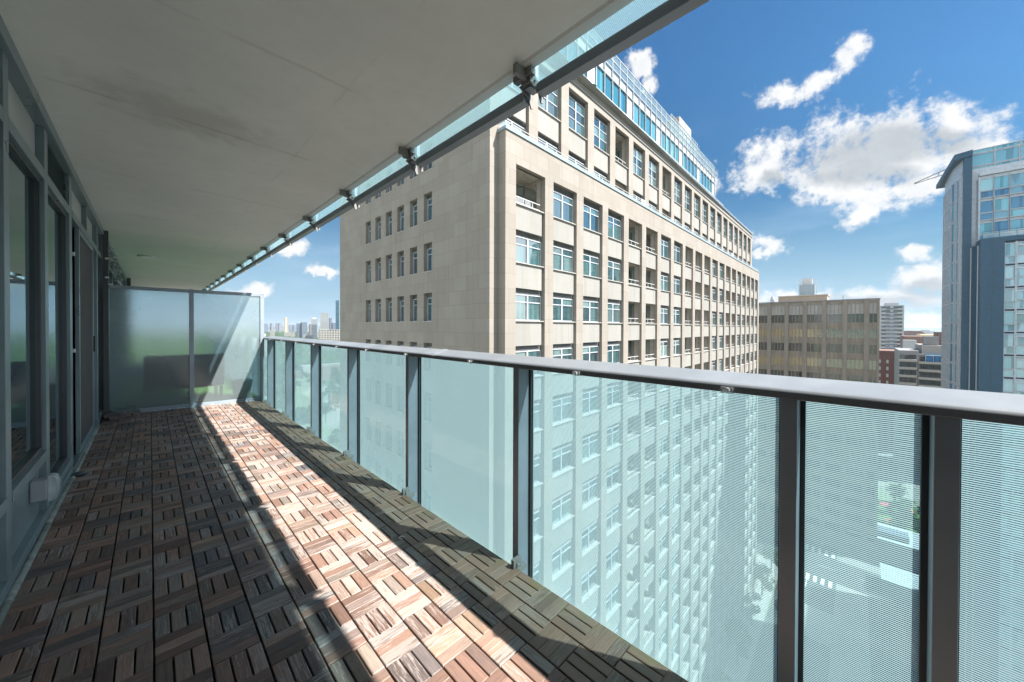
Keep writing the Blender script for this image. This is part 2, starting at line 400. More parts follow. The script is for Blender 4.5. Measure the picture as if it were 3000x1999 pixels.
    def mesh(s, name, mats, org=(0, 0, 0)):
        me = bpy.data.meshes.new(name); o = Vector(org)
        me.from_pydata([(x - o.x, y - o.y, z - o.z) for x, y, z in s.v], [], s.f)
        for k in mats: me.materials.append(M[k])
        me.polygons.foreach_set('material_index', s.m); me.update(); return me
    def build(s, name, mats, parent=None, bevel=0, smooth=False, **kw):
        mats = [mats] if isinstance(mats, str) else mats
        org = wl(parent) if parent is not None else Vector((0, 0, 0))
        o = bpy.data.objects.new(name, s.mesh(name, mats, org)); finish(o, name, parent, **kw)
        if bevel:
            b = o.modifiers.new('bevel', 'BEVEL'); b.width = bevel; b.segments = 2; b.limit_method = 'ANGLE'
        if smooth: o.data.polygons.foreach_set('use_smooth', [True] * len(o.data.polygons))
        return o

def inst(me, name, parent, loc, **kw):
    """another object on an existing mesh; loc in world space"""
    o = bpy.data.objects.new(name, me); o.location = Vector(loc) - (wl(parent) if parent is not None else Vector())
    return finish(o, name, parent, **kw)

# ================================================================== THE BALCONY
XE = 1.355                # outer edge of the deck
ZC = 2.575                # soffit height
def fz(x): return -.0207 * x
# deck of parquet tiles on a floor that falls gently outward
mb = MB(); tones = []
def slat(mb, x0, x1, y0, y1, z0, z1, tn, fzf=fz, ch=.0022):
    i = len(mb.v); k = len(mb.f)
    for (a, z) in ((0, z0), (0, z1 - ch), (ch, z1)):
        for (x, y) in ((x0 + a, y0 + a), (x1 - a, y0 + a), (x1 - a, y1 - a), (x0 + a, y1 - a)): mb.v.append((x, y, z + fzf(x)))
    fs = []
    for L in (0, 4):
        for q in range(4): fs.append((i + L + q, i + L + (q + 1) % 4, i + L + 4 + (q + 1) % 4, i + L + 4 + q))
    fs.append((i + 8, i + 9, i + 10, i + 11))
    for f in fs: mb.f.append(f); mb.m.append(0); mb.a.append(tn)
C = .15
def cell(mb, x0, y0, kind, z=0, rnd=random, base=None):
    g2 = .0022; w = (C - .0045 - 2 * .0046) / 3; ct = rnd.random() if base is None else base
    for q in range(3):
        a = .0022 + q * (w + .0046); tn = (min(1, max(0, ct * .72 + rnd.random() * .42 - .08)), kind, rnd.random())
        dz = z + rnd.uniform(-.0007, .0007)
        if kind: slat(mb, x0 + a + .001, x0 + a + w, y0 + .0018, y0 + C - .0018, -.018, dz, tn)
        else: slat(mb, x0 + .0032, x0 + C - .0032, y0 + a, y0 + a + w + .0035, -.018, dz, tn)
for ic in range(-3, 9):
    jy = random.uniform(-.003, .003)
    for j in range(-35, 26):
        cell(mb, .0053 + C * ic, 2.1397 - C * (j + 1) + jy, (ic + j) % 2 == 0)
def tone_attr(me, mb):
    at = me.attributes.new('tone', 'FLOAT_COLOR', 'FACE')
    for k, a in enumerate(mb.a): at.data[k].color = (a[0], 1.0 if a[1] else 0.0, a[2], 1) if a else (.3, 0, .5, 1)
o = mb.build('floor', 'deck_wood', kind='structure', label='weathered reddish brown parquet deck tiles laid over the balcony floor')
tone_attr(o.data, mb)
mb = MB()
mb.prism([(-.60, -.03 + .012), (XE - .02, -.052), (XE - .02, -.25), (-.60, -.25)], 'y', -6, 18)
mb.build('balcony_slab', ['black_plastic'], kind='structure')
mb = MB(); mb.box(XE - .018, XE + .004, -6, 18, -.25, -.036)
mb.build('slab_edge', ['slab_concrete'], kind='structure')

# soffit of the balcony above, with its dropped outer lip
mb = MB()
mb.prism([(-.60, ZC), (1.30, ZC), (1.312, ZC + .010), (1.325, ZC), (1.372, ZC - .006), (1.372, ZC + .22), (-.60, ZC + .22)], 'y', -6, 17.5)
mb.build('ceiling', 'painted_concrete', kind='structure')
# round soffit light of the neighbouring balcony
mb = MB(); mb.cyl((-.05, 9.6, ZC - .035), (-.05, 9.6, ZC + .01), .11, .12, 20)
mb.build('soffit_light', 'white_clip', bevel=.004, label='small round white light fixed to the far part of the ceiling beyond the screen', cat='ceiling light')

# ---- railing: handrail, posts, fritted glass
POSTS = [-5.64, -4.48, -3.32, -2.16, -1.0, -.163, .150, 1.322, 2.485, 3.650, 4.815, 5.985, 7.130, 8.4, 9.6, 10.8, 12.0, 13.2, 14.4]
rl = thing('balcony_railing', (1.42, 3.6, -.2), 'grey metal balcony railing with posts and panes of striped glass along the deck', 'railing')
X0 = 1.385
seams = [-6, -3.2, 2.13, 5.05, 7.405]
prof = [(-.010, 1.026), (-.010, 1.048), (-.004, 1.056), (.006, 1.060), (.106, 1.086), (.113, 1.080), (.113, 1.026)]
for a, b in zip(seams, seams[1:]):
    mb = MB(); mb.prism([(X0 + p[0], p[1]) for p in prof], 'y', a + .0015, b - .0015)
    mb.build('handrail', 'rail_paint', rl, bevel=.003)
for s_ in seams[1:-1]:
    mb = MB(); mb.prism([(X0 - .0115, 1.030), (X0 - .0115, 1.050), (X0 + .005, 1.0625), (X0 + .107, 1.089), (X0 + .1145, 1.081), (X0 + .1145, 1.030)], 'y', s_ - .028, s_ + .028)
    mb.build('handrail_sleeve', 'rail_paint', rl, bevel=.001)
mb = MB(); mb.box(X0, X0 + .085, -.021, .021, -.30, 1.0265, 0)
post_me = mb.mesh('post', ['grey_paint'])
mb = MB(); mb.box(X0 + .0855, X0 + .094, -.034, .034, -.30, 1.025, 0); mb.box(X0 + .107, X0 + .1125, -.034, .034, -.30, 1.025, 0); mb.box(X0 + .0945, X0 + .1065, -.0115, .0115, -.28, 1.024, 1)
chan_me = mb.mesh('glazing_channel', ['dark_frame', 'rubber'])
mb = MB(); mb.box(X0 - .055, X0 + .002, -.042, -.022, -.041, .018, 0); mb.box(X0 - .05, X0 + .04, -.045, -.022, -.062, -.034, 0)
mb.cyl((X0 - .028, -.052, -.008), (X0 - .028, -.040, -.008), .009, n=8, m=1); mb.cyl((X0 - .028, -.056, -.008), (X0 - .028, -.052, -.008), .004, n=8, m=1)
brk_me = mb.mesh('foot_bracket', ['bracket_metal', 'steel'])
for y in POSTS:
    p = inst(post_me, 'post', rl, (0, y, 0)); b = p.modifiers.new('bevel', 'BEVEL'); b.width = .002; b.segments = 2
    inst(chan_me, 'glazing_channel', rl, (0, y, 0)); inst(brk_me, 'foot_bracket', rl, (0, y, 0))
for a, b in zip(POSTS, POSTS[1:]):
    mb = MB(); mb.box(X0 + .096, X0 + .106, a + .012, b - .012, -.27, 1.0255, mf=[1, 1, 1, 0, 1, 2])
    mb.build('glass_panel', ['fritted_glass', 'glass_edge', 'glass_back'], rl)
mb = MB(); mb.box(-.014, .008, -.018, .018, 1.006, 1.026); mb.cyl((-.014, 0, 1.016), (-.022, 0, 1.016), .010, n=8)
clip_me = mb.mesh('glass_clip', ['clear_plastic'])
for y in (-.62, .315, .925, 1.70, 2.48, 3.19, 3.92, 4.66, 5.4, 6.15, 6.9): inst(clip_me, 'glass_clip', rl, (X0 - .002, y, .018))

# ---- railing of the floor above seen below its slab edge
ul = thing('upper_railing', (1.42, 3.6, 2.4), 'grey bottom rail and striped glass of the balcony above, hanging below the ceiling edge', 'railing')
UB = [-4.7, -3.5, -2.33, -1.15, .06, 1.235, 2.41, 3.57, 4.74, 5.9, 7.07, 8.24, 9.4, 10.57, 11.74, 12.9, 14.07, 15.24, 16.4]
for a, b in zip(UB, UB[1:]):
    mb = MB(); mb.box(1.392, 1.447, a + .045, b - .045, 2.452, 2.500); mb.box(1.400, 1.412, a + .05, b - .05, 2.500, 2.512)
    mb.build('bottom_rail', 'grey_paint', ul, bevel=.003)
    mb = MB(); mb.box(1.418, 1.428, a + .03, b - .03, 2.500, 3.6, mf=[1, 1, 1, 2, 1, 0])
    mb.build('glass_panel', ['fritted_glass', 'glass_edge', 'glass_back'], ul)
mb = MB(); mb.box(1.376, 1.440, -.020, .020, 2.49, 3.62)
upost = mb.mesh('post', ['grey_paint'])
mb = MB(); mb.box(1.28, 1.392, -.010, .012, 2.520, 2.568); mb.box(1.345, 1.38, -.05, .075, 2.535, 2.567)
mb.prism([(1.35, 2.50), (1.395, 2.545), (1.445, 2.49), (1.455, 2.43), (1.44, 2.425), (1.42, 2.47)], 'y', -.040, -.032)
mb.prism([(1.35, 2.50), (1.395, 2.545), (1.445, 2.49), (1.455, 2.43), (1.44, 2.425), (1.42, 2.47)], 'y', .030, .038)
mb.box(1.36, 1.40, -.032, .030, 2.505, 2.535); mb.cyl((1.385, -.05, 2.515), (1.385, .05, 2.515), .006, n=8, m=1)
ubrk = mb.mesh('hanger_bracket', ['bracket_metal', 'steel'])
for y in UB: inst(upost, 'post', ul, (0, y, 0)); inst(ubrk, 'hanger_bracket', ul, (0, y, 0))

# ---- privacy screen across the far end of the deck
YS = 7.405
ps = thing('privacy_screen', (.5, YS, 0), 'frosted glass privacy screen in a grey metal frame across the far end of the deck', 'privacy screen')
mb = MB()
mb.box(-.452, -.398, YS, YS + .05, -.02, ZC - .012)
mb.build('tall_post', 'dark_frame', ps, bevel=.003)
mb = MB(); mb.box(-.397, 1.392, YS + .002, YS + .048, 1.772, 1.822)
mb.box(1.335, 1.392, YS, YS + .05, -.04, 1.771); mb.box(.425, .478, YS + .001, YS + .047, .030, 1.7715)
mb.prism([(-.397, .06), (1.334, .024), (1.334, -.045), (-.397, -.01)], 'y', YS + .003, YS + .047)
mb.build('frame', 'grey_paint', ps, bevel=.002)
for a, b, z in ((-.397, .4245, .05), (.4785, 1.3345, .03)):
    mb = MB(); mb.box(a + .001, b - .001, YS + .020, YS + .030, z - .01, 1.7715)
    mb.build('frosted_pane', 'frosted_glass', ps)
mb = MB()
for x, z in ((-.38, 1.826), (.452, 1.826), (1.365, 1.826)): mb.box(x - .022, x + .022, YS - .004, YS + .02, z - .004, z + .010)
for x, z in ((1.396, 1.79), (1.396, 1.10)): mb.box(x - .006, x + .014, YS - .006, YS + .02, z - .022, z + .022)
for z in (1.92, 2.18): mb.box(-.43, -.395, YS - .010, YS + .0, z - .012, z + .012)
mb.build('corner_clip', 'white_clip', ps)

# ---- glazed wall of the flat
XW = -.462
gw = thing('window_wall', (XW, 3.5, 0), 'dark framed floor to ceiling window wall of the flat along the left of the deck', 'window wall')
def vbar(y0, y1, z0, z1, d0=0, d1=.075, nm='mullion', mt='frame_paint'):
    mb = MB(); mb.box(XW - d1, XW - d0, y0, y1, z0, z1); return mb.build(nm, mt, gw, bevel=.002)
# head beam and base
mb = MB(); mb.box(XW - .08, XW + .022, -6, 7.40, 2.500, ZC - .001); mb.build('head_frame', 'frame_paint', gw, bevel=.003)
mb = MB(); mb.box(XW - .08, XW + .004, -6, 4.72, -.03, .075); mb.box(XW - .08, XW + .004, 6.86, 7.40, -.03, .075); mb.box(XW - .08, XW + .010, 4.721, 6.859, -.03, .035)
mb.build('base_frame', 'frame_paint', gw, bevel=.003)
for a, b in ((-2.6, -2.52), (-.6, -.52), (.9, .98), (2.78, 2.868), (3.68, 3.78), (4.66, 4.79), (6.80, 6.90)): vbar(a, b, .076, 2.499)
bays = [(-6, -2.6), (-2.52, -.6), (-.52, .9), (.98, 2.78), (2.868, 3.68), (3.78, 4.66)]
for a, b in bays:
    vbar(a + .001, b - .001, 2.170, 2.235, -.0, .07, 'transom')
    low = .46 if b < 3.7 else .15
    vbar(a + .001, b - .001, low - .055, low, -.004, .066, 'sill_rail')
    mb = MB()
    for (y0, y1) in ((a + .001, a + .026), (b - .026, b - .001)): mb.box(XW - .055, XW - .018, y0, y1, low + .001, 2.169)
    mb.box(XW - .055, XW - .018, a + .027, b - .027, low + .001, low + .026); mb.box(XW - .055, XW - .018, a + .027, b - .027, 2.144, 2.169)
    mb.build('sash_frame', 'dark_frame', gw)
    mb = MB(); mb.box(XW - .046, XW - .038, a + .0265, b - .0265, low + .0265, 2.1435); mb.build('window_pane', 'window_glass', gw)
    if low > .2:
        mb = MB(); mb.box(XW - .05, XW - .030, a + .001, b - .001, .076, low - .056); mb.build('lower_panel', 'frame_paint', gw)
    else:
        mb = MB(); mb.box(XW - .05, XW - .030, a + .001, b - .001, .076, low - .056); mb.build('lower_panel', 'frame_paint', gw)
for a, b in bays[:5] + [(4.79, 5.80), (5.84, 6.80), (6.90, 7.39)]:
    mb = MB(); mb.box(XW - .048, XW - .036, a + .001, b - .001, 2.236, 2.499); mb.build('transom_panel', 'panel_grey', gw)
vbar(5.80, 5.84, 2.236, 2.499)
mb = MB()
a, b = bays[5]
for k in range(7):
    z = 2.245 + k * .037; mb.quad([(XW - .050, a + .001, z + .028), (XW - .050, b - .001, z + .028), (XW - .012, b - .001, z), (XW - .012, a + .001, z)])
    mb.quad([(XW - .050, a + .001, z + .030), (XW - .012, a + .001, z + .002), (XW - .012, b - .001, z + .002), (XW - .050, b - .001, z + .030)])
mb.box(XW - .07, XW - .055, a + .001, b - .001, 2.236, 2.499)
mb.build('louvre', 'frame_paint', gw)
# sliding door: head track, open leaf, insect screen, fixed leaf
mb = MB(); mb.box(XW - .08, XW + .004, 4.791, 6.799, 2.170, 2.235); mb.build('door_head', 'frame_paint', gw, bevel=.002)
mb = MB()
for y0, y1 in ((5.24, 5.29), (6.39, 6.44)): mb.box(XW - .030, XW - .002, y0, y1, .04, 2.168)
mb.box(XW - .030, XW - .002, 5.291, 6.389, .04, .10); mb.box(XW - .030, XW - .002, 5.291, 6.389, 2.12, 2.168)
sd = mb.build('screen_door', 'frame_paint', gw, bevel=.002)
mb = MB(); mb.box(XW - .018, XW - .014, 5.2905, 6.3895, .1005, 2.1195); mb.build('mesh', 'insect_screen', sd)
mb = MB(); mb.box(XW - .002, XW + .010, 6.395, 6.415, .95, 1.13); mb.build('handle', 'rubber', sd)
mb = MB()
for y0, y1 in ((5.74, 5.80), (6.72, 6.795)): mb.box(XW - .072, XW - .040, y0, y1, .04, 2.168)
mb.box(XW - .072, XW - .040, 5.801, 6.719, .04, .11); mb.box(XW - .072, XW - .040, 5.801, 6.719, 2.10, 2.168)
gd = mb.build('glass_door', 'frame_paint', gw, bevel=.002)
mb = MB(); mb.box(XW - .058, XW - .052, 5.8005, 6.7195, .1105, 2.0995); mb.build('pane', 'window_glass', gd)
mb = MB(); mb.box(XW - .05, XW - .043, 6.9005, 7.3895, .0765, 2.1690); mb.build('window_pane', 'window_glass', gw)
vbar(6.901, 7.389, 2.170, 2.235, 0, .07, 'transom')
mb = MB()
for z in (1.02, 1.85): mb.box(XW - .004, XW + .012, 4.80, 4.83, z, z + .03)
mb.build('latch', 'white_clip', gw)
# the room behind: dim shell so that the glass has something dark behind it
mb = MB()
mb.quad([(-4.5, -6, -.02), (XW - .1, -6, -.02), (XW - .1, 7.4, -.02), (-4.5, 7.4, -.02)]); mb.quad([(-4.5, -6, 2.55), (-4.5, 7.4, 2.55), (XW - .1, 7.4, 2.55), (XW - .1, -6, 2.55)])
mb.quad([(-4.5, -6, -.02), (-4.5, 7.4, -.02), (-4.5, 7.4, 2.55), (-4.5, -6, 2.55)]); mb.quad([(-4.5, 7.4, -.02), (XW - .1, 7.4, -.02), (XW - .1, 7.4, 2.55), (-4.5, 7.4, 2.55)])
mb.quad([(-4.5, -6, -.02), (-4.5, -6, 2.55), (XW - .1, -6, 2.55), (XW - .1, -6, -.02)])
mb.build('room_shell', 'room_dark', gw)
# the flat next door
nw = thing('neighbour_window_wall', (XW, 10, 0), 'window wall of the next flat beyond the privacy screen, top strip visible over it', 'window wall')
mb = MB(); mb.box(XW - .08, XW + .02, 7.46, 17.4, 2.50, ZC - .001); mb.box(XW - .08, XW, 7.46, 17.4, 2.17, 2.235); mb.box(XW - .08, XW, 7.46, 17.4, -.03, .08)
for y in (7.6, 8.5, 9.4, 10.8, 11.7, 12.6, 13.5, 14.4, 15.3, 16.2, 17.3): mb.box(XW - .08, XW + .003, y, y + .08, .081, 2.169); mb.box(XW - .08, XW + .003, y, y + .08, 2.236, 2.499)
mb.build('frame', 'frame_paint', nw)
mb = MB(); mb.box(XW - .05, XW - .04, 7.46, 17.4, .081, 2.169); mb.build('pane', 'window_glass', nw)
mb = MB(); mb.box(XW - .05, XW - .04, 7.46, 17.4, 2.236, 2.499); mb.build('transom_panel', 'panel_grey', nw)
mb = MB(); mb.box(XW - .4, XW - .3, 7.46, 17.4, 0, 2.5); mb.build('room_back', 'room_dark', nw)
mb = MB(); mb.box(-.43, -.36, 14.0, 14.06, 0, ZC - .03)
mb.build('end_post', 'dark_frame', label='dark upright post at the far end of the next balcony', cat='post')
# white flower garland hanging along the neighbour's window head
mb = MB(); rr = random.Random(3)
for k in range(46):
    y = 7.75 + k * .05; z = 2.32 - .0 + .05 * math.sin(k * .9) - k * .0045; x = -.40 + rr.uniform(-.03, .03)
    c = Vector((x, y, z)); r = rr.uniform(.02, .042)
    for q in range(6):
        d = Vector((rr.gauss(0, 1), rr.gauss(0, 1), rr.gauss(0, 1))).normalized(); e = d.orthogonal().normalized() * r * .6; f = d.cross(e).normalized() * r * .6
        mb.quad([c, c + d * r + e, c + d * r * 1.5, c + d * r + f])
mb.build('flower_garland', 'white_panel', label='white artificial flower garland strung along the next flat\'s window head', cat='garland')
# neighbour's things seen blurred through the frosted glass
plain('turf', (.055, .125, .022), .9, .3, 30); plain('navy_fabric', (.012, .035, .042), .8); plain('teal_fabric', (.02, .30, .26), .7)
mb = MB(); mb.box(-.40, 1.33, 7.50, 12.5, -.01, .012)
mb.build('turf_mat', 'turf', label='green artificial turf mat on the next balcony, blurred behind the frosted glass', cat='mat')
so_ = thing('outdoor_sofa', (.4, 7.9, 0), 'dark outdoor sofa against the back of the frosted privacy screen', 'sofa')
mb = MB(); mb.box(-.07, .86, 7.50, 7.60, .30, .80); mb.build('backrest', 'navy_fabric', so_, bevel=.02)
mb = MB(); mb.box(-.07, .86, 7.601, 8.25, .26, .44); mb.build('seat', 'navy_fabric', so_, bevel=.02)
mb = MB()
for x in (-.05, .80):
    for y in (7.52, 8.2): mb.box(x, x + .04, y, y + .04, .012, .26)
mb.build('legs', 'dark_frame', so_)
mb = MB(); mb.prism([(1.02, .012), (1.22, .012), (1.26, .32), (.98, .32)], 'y', 7.58, 7.84)
mb.build('plant_pot', 'teal_fabric', bevel=.01, label='turquoise pot on the next balcony behind the lower right of the frosted screen', cat='pot')

# ---- small things on the deck
plain('cap_plastic', (.05, .07, .075), .35)
mb = MB(); yy = -1.0; xx = -.447
pr_ = random.Random(5)
while yy < 6.6:
    L = pr_.uniform(.7, 1.1); y2 = min(6.7, yy + L)
    mb.cyl((xx + pr_.uniform(-.003, .003), yy, .012), (xx + pr_.uniform(-.003, .003), y2 - .006, .012), .0150, n=12); yy = y2
mb.build('foam_pipe', 'foam_pipe', smooth=True, label='pale grey foam pipe tucked along the foot of the window wall', cat='pipe')
ob = thing('outlet_box', (XW + .01, 3.45, .22), 'grey outdoor outlet box with clear bubble cover low on the window wall', 'outlet box')
mb = MB(); mb.box(XW - .029, XW + .034, 3.41, 3.49, .220, .340); mb.build('box', 'grey_box', ob, bevel=.006)
mb = MB(); pts = []
for k in range(13):
    t = math.pi * k / 12; pts.append((XW + .035 + .042 * math.sin(t) ** .5, .280 - .075 * math.cos(t)))
mb.prism(pts, 'y', 3.415, 3.495); mb.build('cover', 'clear_plastic', ob, bevel=.004)
mb = MB(); mb.box(XW + .0345, XW + .06, 3.44, 3.47, .25, .285); mb.build('socket', 'white_clip', ob)
dc = thing('door_stop', (-.41, 4.60, 0), 'small round black rubber disc lying on the deck edge by the window wall', 'door stop')
mb = MB(); mb.cyl((-.415, 4.60, .010), (-.415, 4.60, .024), .044, .046, 24); mb.build('base', 'rubber', dc, bevel=.003)
mb = MB(); mb.cyl((-.415, 4.60, .0241), (-.415, 4.60, .036), .046, .034, 24); mb.build('cap', 'cap_plastic', dc, bevel=.003)
def loose(z, dx, dy, rz, label):
    mb = MB(); rr = random.Random(int(z * 1000))
    for a in range(2):
        for b in range(2): cell(mb, a * C - C, b * C - C, (a + b) % 2, .022, rr, -.15)
    mb.v = [(x, y, zz) for x, y, zz in mb.v]
    k = len(mb.a); mb.box(-C + .004, C - .004, -C + .004, C - .004, -.003, .006, 1)
    o = mb.build('deck_tile', ['deck_wood', 'black_plastic'], label=label, cat='deck tile', group='loose deck tiles in the corner')
    tone_attr(o.data, mb); o.location = (dx, dy, z); o.rotation_euler = (0, .02, rz); return o
loose(.022, -.245, 7.20, .07, 'lower of two loose deck tiles stacked in the far left corner')
loose(.050, -.265, 7.19, -.10, 'upper of two loose deck tiles stacked in the far left corner')
mb = MB(); rr = random.Random(9)
for k in range(30):
    x = rr.uniform(.62, 1.25) if k > 8 else rr.uniform(.0, .4); y = YS - .012 + rr.uniform(-.012, .008); s2 = rr.uniform(.003, .010)
    mb.box(x, x + s2 * 2, y, y + s2, fz(x) + .003, fz(x) + s2 + .006)
mb.build('paint_flakes', 'white_clip', kind='stuff', label='white crumbs of sealant along the foot of the privacy screen', cat='debris')
mb = MB(); c0 = Vector((1.045, 1.93, -.017)); 
for k in range(9):
    a = k * .5; p = c0 + Vector((.017 * math.cos(a), .017 * math.sin(a), .004 + .001 * k)); a2 = a + .5; q = c0 + Vector((.017 * math.cos(a2), .017 * math.sin(a2), .005 + .001 * k)); mb.cyl(p, q, .0022, n=6)
mb.build('zip_tie', 'white_clip', label='small white curled plastic strip lying on the deck near the glass', cat='plastic strip')

# ================================================================== THE CITY
G = -54.0
def ground_mat(t):
    P = t.geo('Position'); n = t.noise(P, .02, 6, .6); n2 = t.noise(P, .5, 5, .65)
    c = t.mix(t.mr(n, .45, .55), (.25, .245, .235), (.12, .17, .08))
    c = t.mix(t.mr(n2, .4, .7, 0, .5), c, (.24, .24, .22)); return pr(t, c, .95)
mat('city_ground', ground_mat)
plain('asphalt', (.055, .057, .060), .9, .2, .8); plain('pavement', (.30, .295, .28), .9, .12, 1.5); plain('kerb', (.38, .37, .35), .9)
plain('road_paint', (.75, .75, .72), .7)
mb = MB(); mb.quad([(-3000, -3000, G), (14000, -3000, G), (14000, 14000, G), (-3000, 14000, G)])
mb.build('ground', 'city_ground', kind='structure')
mb = MB(); mb.quad([(13, -60, G + .002), (104, -60, G + .002), (104, 12, G + .002), (13, 12, G + .002)]); mb.quad([(4, -200, G + .004), (12.5, -200, G + .004), (12.5, 12, G + .004), (4, 12, G + .004)]); mb.quad([(4, 3, G + .008), (4, 12, G + .008), (400, 12, G + .008), (400, 3, G + .008)])
mb.quad([(104, -200, G + .012), (104, 300, G + .012), (114, 300, G + .012), (114, -200, G + .012)]); mb.quad([(2, 12, G + .012), (11, 12, G + .012), (11, 300, G + .012), (2, 300, G + .012)])
mb.build('road', 'asphalt', kind='structure')
mb = MB(); mb.box(12.6, 103.5, 12.2, 14.9, G, G + .13); mb.box(12.6, 103.5, -2.0, 2.8, G, G + .13); mb.box(11.3, 13.9, 15.0, 300, G, G + .13)
mb.box(91.2, 103.5, 15, 60, G, G + .13)
mb.build('pavement', 'pavement', kind='structure')
mb = MB()
for x in range(14, 102, 6): mb.box(x, x + 3, 7.4, 7.55, G + .012, G + .016)
for y in range(20, 280, 8): mb.box(6.4, 6.55, y, y + 3.5, G + .016, G + .020)
for y in range(-60, 280, 7): mb.box(108.9, 109.1, y, y + 3.2, G + .016, G + .020)
mb.build('road_marking', 'road_paint', kind='structure')

plain('brown_stone2', (.3, .28, .26), .8)
# ------------------------------------------------------------------ the limestone building opposite
XB, YB, YU, XG = 14.74, 14.96, 16.27, 14.06
XEND = 90.4; PITCHB = 3.72; PW = .90; NB = 20
SILL0, FL = 8.93, 3.62
lb = thing('limestone_building', (52, 25, G), 'long pale limestone block across the street, piers down its sunlit front, plain shaded end wall', 'building')
def pier_x(n, off=0): return XB + off + PITCHB * n
LOG = {4, 5, 8, 9, 10, 13, 14, 17}
NR = 17
def rows():
    out = [(SILL0, 11.25)]
    for k in range(1, NR): out.append((SILL0 - FL * k, SILL0 - FL * k + 2.02))
    return out
RW = rows()
mb = MB()
# lower front: piers, frieze, base
us = []
for n in range(NB): us += [pier_x(n), pier_x(n) + PW]
us += [XEND - 1.2, XEND]
us[-2] = pier_x(NB)
vs = [G, RW[-1][0] - 3.4, 11.25, 13.02]
mb.wall('Y', YB, us, vs, lambda i, j: i % 2 == 1 and j == 1, .42, 0)
mb.quad([(XB, YB, G), (XB, 16.36, G), (XB, 16.36, 13.02), (XB, YB, 13.02)], 0)      # return of the corner pier
mb.quad([(XEND, YB, G), (XEND, 36, G), (XEND, 36, 13.02), (XEND, YB, 13.02)], 0)
mb.quad([(XB, YB, 13.02), (XEND, YB, 13.02), (XEND, YU + .1, 13.02), (XB, YU + .1, 13.02)], 0)
# upper front, set back
us2 = [XG + .2, pier_x(0, -.18) + 1.0]
for n in range(1, NB + 1): us2 += [pier_x(n, -.18), pier_x(n, -.18) + .96]
us2[-1] = XEND
mb.wall('Y', YU, us2, [13.02, 20.10, 21.30], lambda i, j: i % 2 == 1 and j == 0, .45, 0)
mb.quad([(XEND, YU, 13.02), (XEND, 36, 13.02), (XEND, 36, 21.3), (XEND, YU, 21.3)], 0)
# shaded end wall with its window openings, standing slightly proud
gcols = [(21.73 + 2.0 * k, 22.80 + 2.0 * k) for k in range(6)]
us3 = [15.60]
for a, b in gcols: us3 += [a, b]
us3 += [39.2]
grow = [(12.60, 14.62), (16.3, 18.3)] + [(SILL0 - FL * k - .0, SILL0 - FL * k + 2.04) for k in range(NR)]
grow = sorted(grow); vs3 = [G]
for a, b in grow: vs3 += [a, b]
vs3 += [21.3]
mb.wall('X', XG, us3, vs3, lambda i, j: i % 2 == 1 and j % 2 == 1, .40, 0)
mb.quad([(XG, 15.60, G), (XG + .68, 15.60, G), (XG + .68, 15.60, 21.3), (XG, 15.60, 21.3)], 0)
mb.quad([(XG + .68, 15.60, 13.0), (XG + .68, YU + .1, 13.0), (XG + .68, YU + .1, 21.3), (XG + .68, 15.60, 21.3)], 0)
mb.quad([(XG, 39.2, G), (XG, 39.2, 21.3), (40, 39.2, 21.3), (40, 39.2, G)], 0)
mb.quad([(XG, 15.6, 21.3), (XEND, YU, 21.3), (XEND, 39, 21.3), (XG, 39.2, 21.3)], 1)
mb.build('wall', ['limestone', 'roof_grey'], lb)
# spandrel panels between the windows
mb = MB()
for n in range(NB):
    a, b = pier_x(n) + PW, pier_x(n + 1)
    for k, (s0, t0) in enumerate(RW):
        bot = RW[k + 1][1] if k + 1 < NR else s0 - 3.4
        mb.mark(); mb.ub('Y', YB, a - .01, b - .20, .13, .41, bot, s0 - .06, 0); mb.ub('Y', YB, b - .20, b + .01, .30, .415, bot, s0 - .06, 1)
    a, b = pier_x(n, -.18) + .96, pier_x(n + 1, -.18)
    mb.mark(); mb.ub('Y', YU, a - .01, b - .20, .13, .44, 15.30, 17.0, 0); mb.ub('Y', YU, b - .20, b + .01, .30, .445, 15.30, 17.0, 1)
mb.build_split('spandrel_panel', ['limestone_panel', 'louvre'], lb)
mb = MB()
for n in range(NB):
    a, b = pier_x(n) + PW, pier_x(n + 1)
    for (s0, t0) in RW: mb.mark(); mb.ub('Y', YB, a + .002, b - .05, .03, .40, s0 - .06, s0, 0)
    a, b = pier_x(n, -.18) + .96, pier_x(n + 1, -.18); mb.mark(); mb.ub('Y', YU, a + .002, b - .05, .03, .42, 16.96, 17.02, 0)
for a, b in gcols:
    for z0, z1 in grow: mb.mark(); mb.ub('X', XG, a, b, -.03, .38, z0 - .06, z0, 0)
mb.build_split('sill', ['stone_sill'], lb)
# flashing, cornice, roof rail
mb = MB(); mb.box(XB - .06, XEND + .05, YB - .07, YB + .30, 13.022, 13.20); mb.box(XB - .06, XB + .3, YB + .301, 16.30, 13.022, 13.20)
mb.build('ledge_flashing', 'ledge_metal', lb)
mb = MB()
for z in (13.36, 13.55): mb.box(XB + .05, XEND - .2, YB + .08, YB + .12, z, z + .035)
mb.box(XB + .05, XB + .09, YB + .1, 16.2, 13.55, 13.585)
x = XB + .08
while x < XEND - .2: mb.box(x, x + .04, YB + .081, YB + .119, 13.2, 13.55); x += 1.24
mb.build('ledge_rail', 'white_rail', lb)
mb = MB(); mb.box(XG + .7, XEND + .06, YU - .09, YU + .05, 20.62, 20.70, 1); mb.box(XG + .7, XEND + .06, YU - .16, YU + .2, 21.302, 21.42, 0); mb.box(XG - .05, XG + .3, 15.55, 39.2, 21.302, 21.42, 0)
mb.build('cornice', ['ledge_metal', 'louvre'], lb)
mb = MB()
for z in (21.75, 22.1): mb.box(60, XEND, YU + .25, YU + .28, z, z + .03)
x = 60
while x < XEND: mb.box(x, x + .03, YU + .251, YU + .279, 21.42, 22.1); x += 1.5
mb.build('roof_rail', 'white_rail', lb)

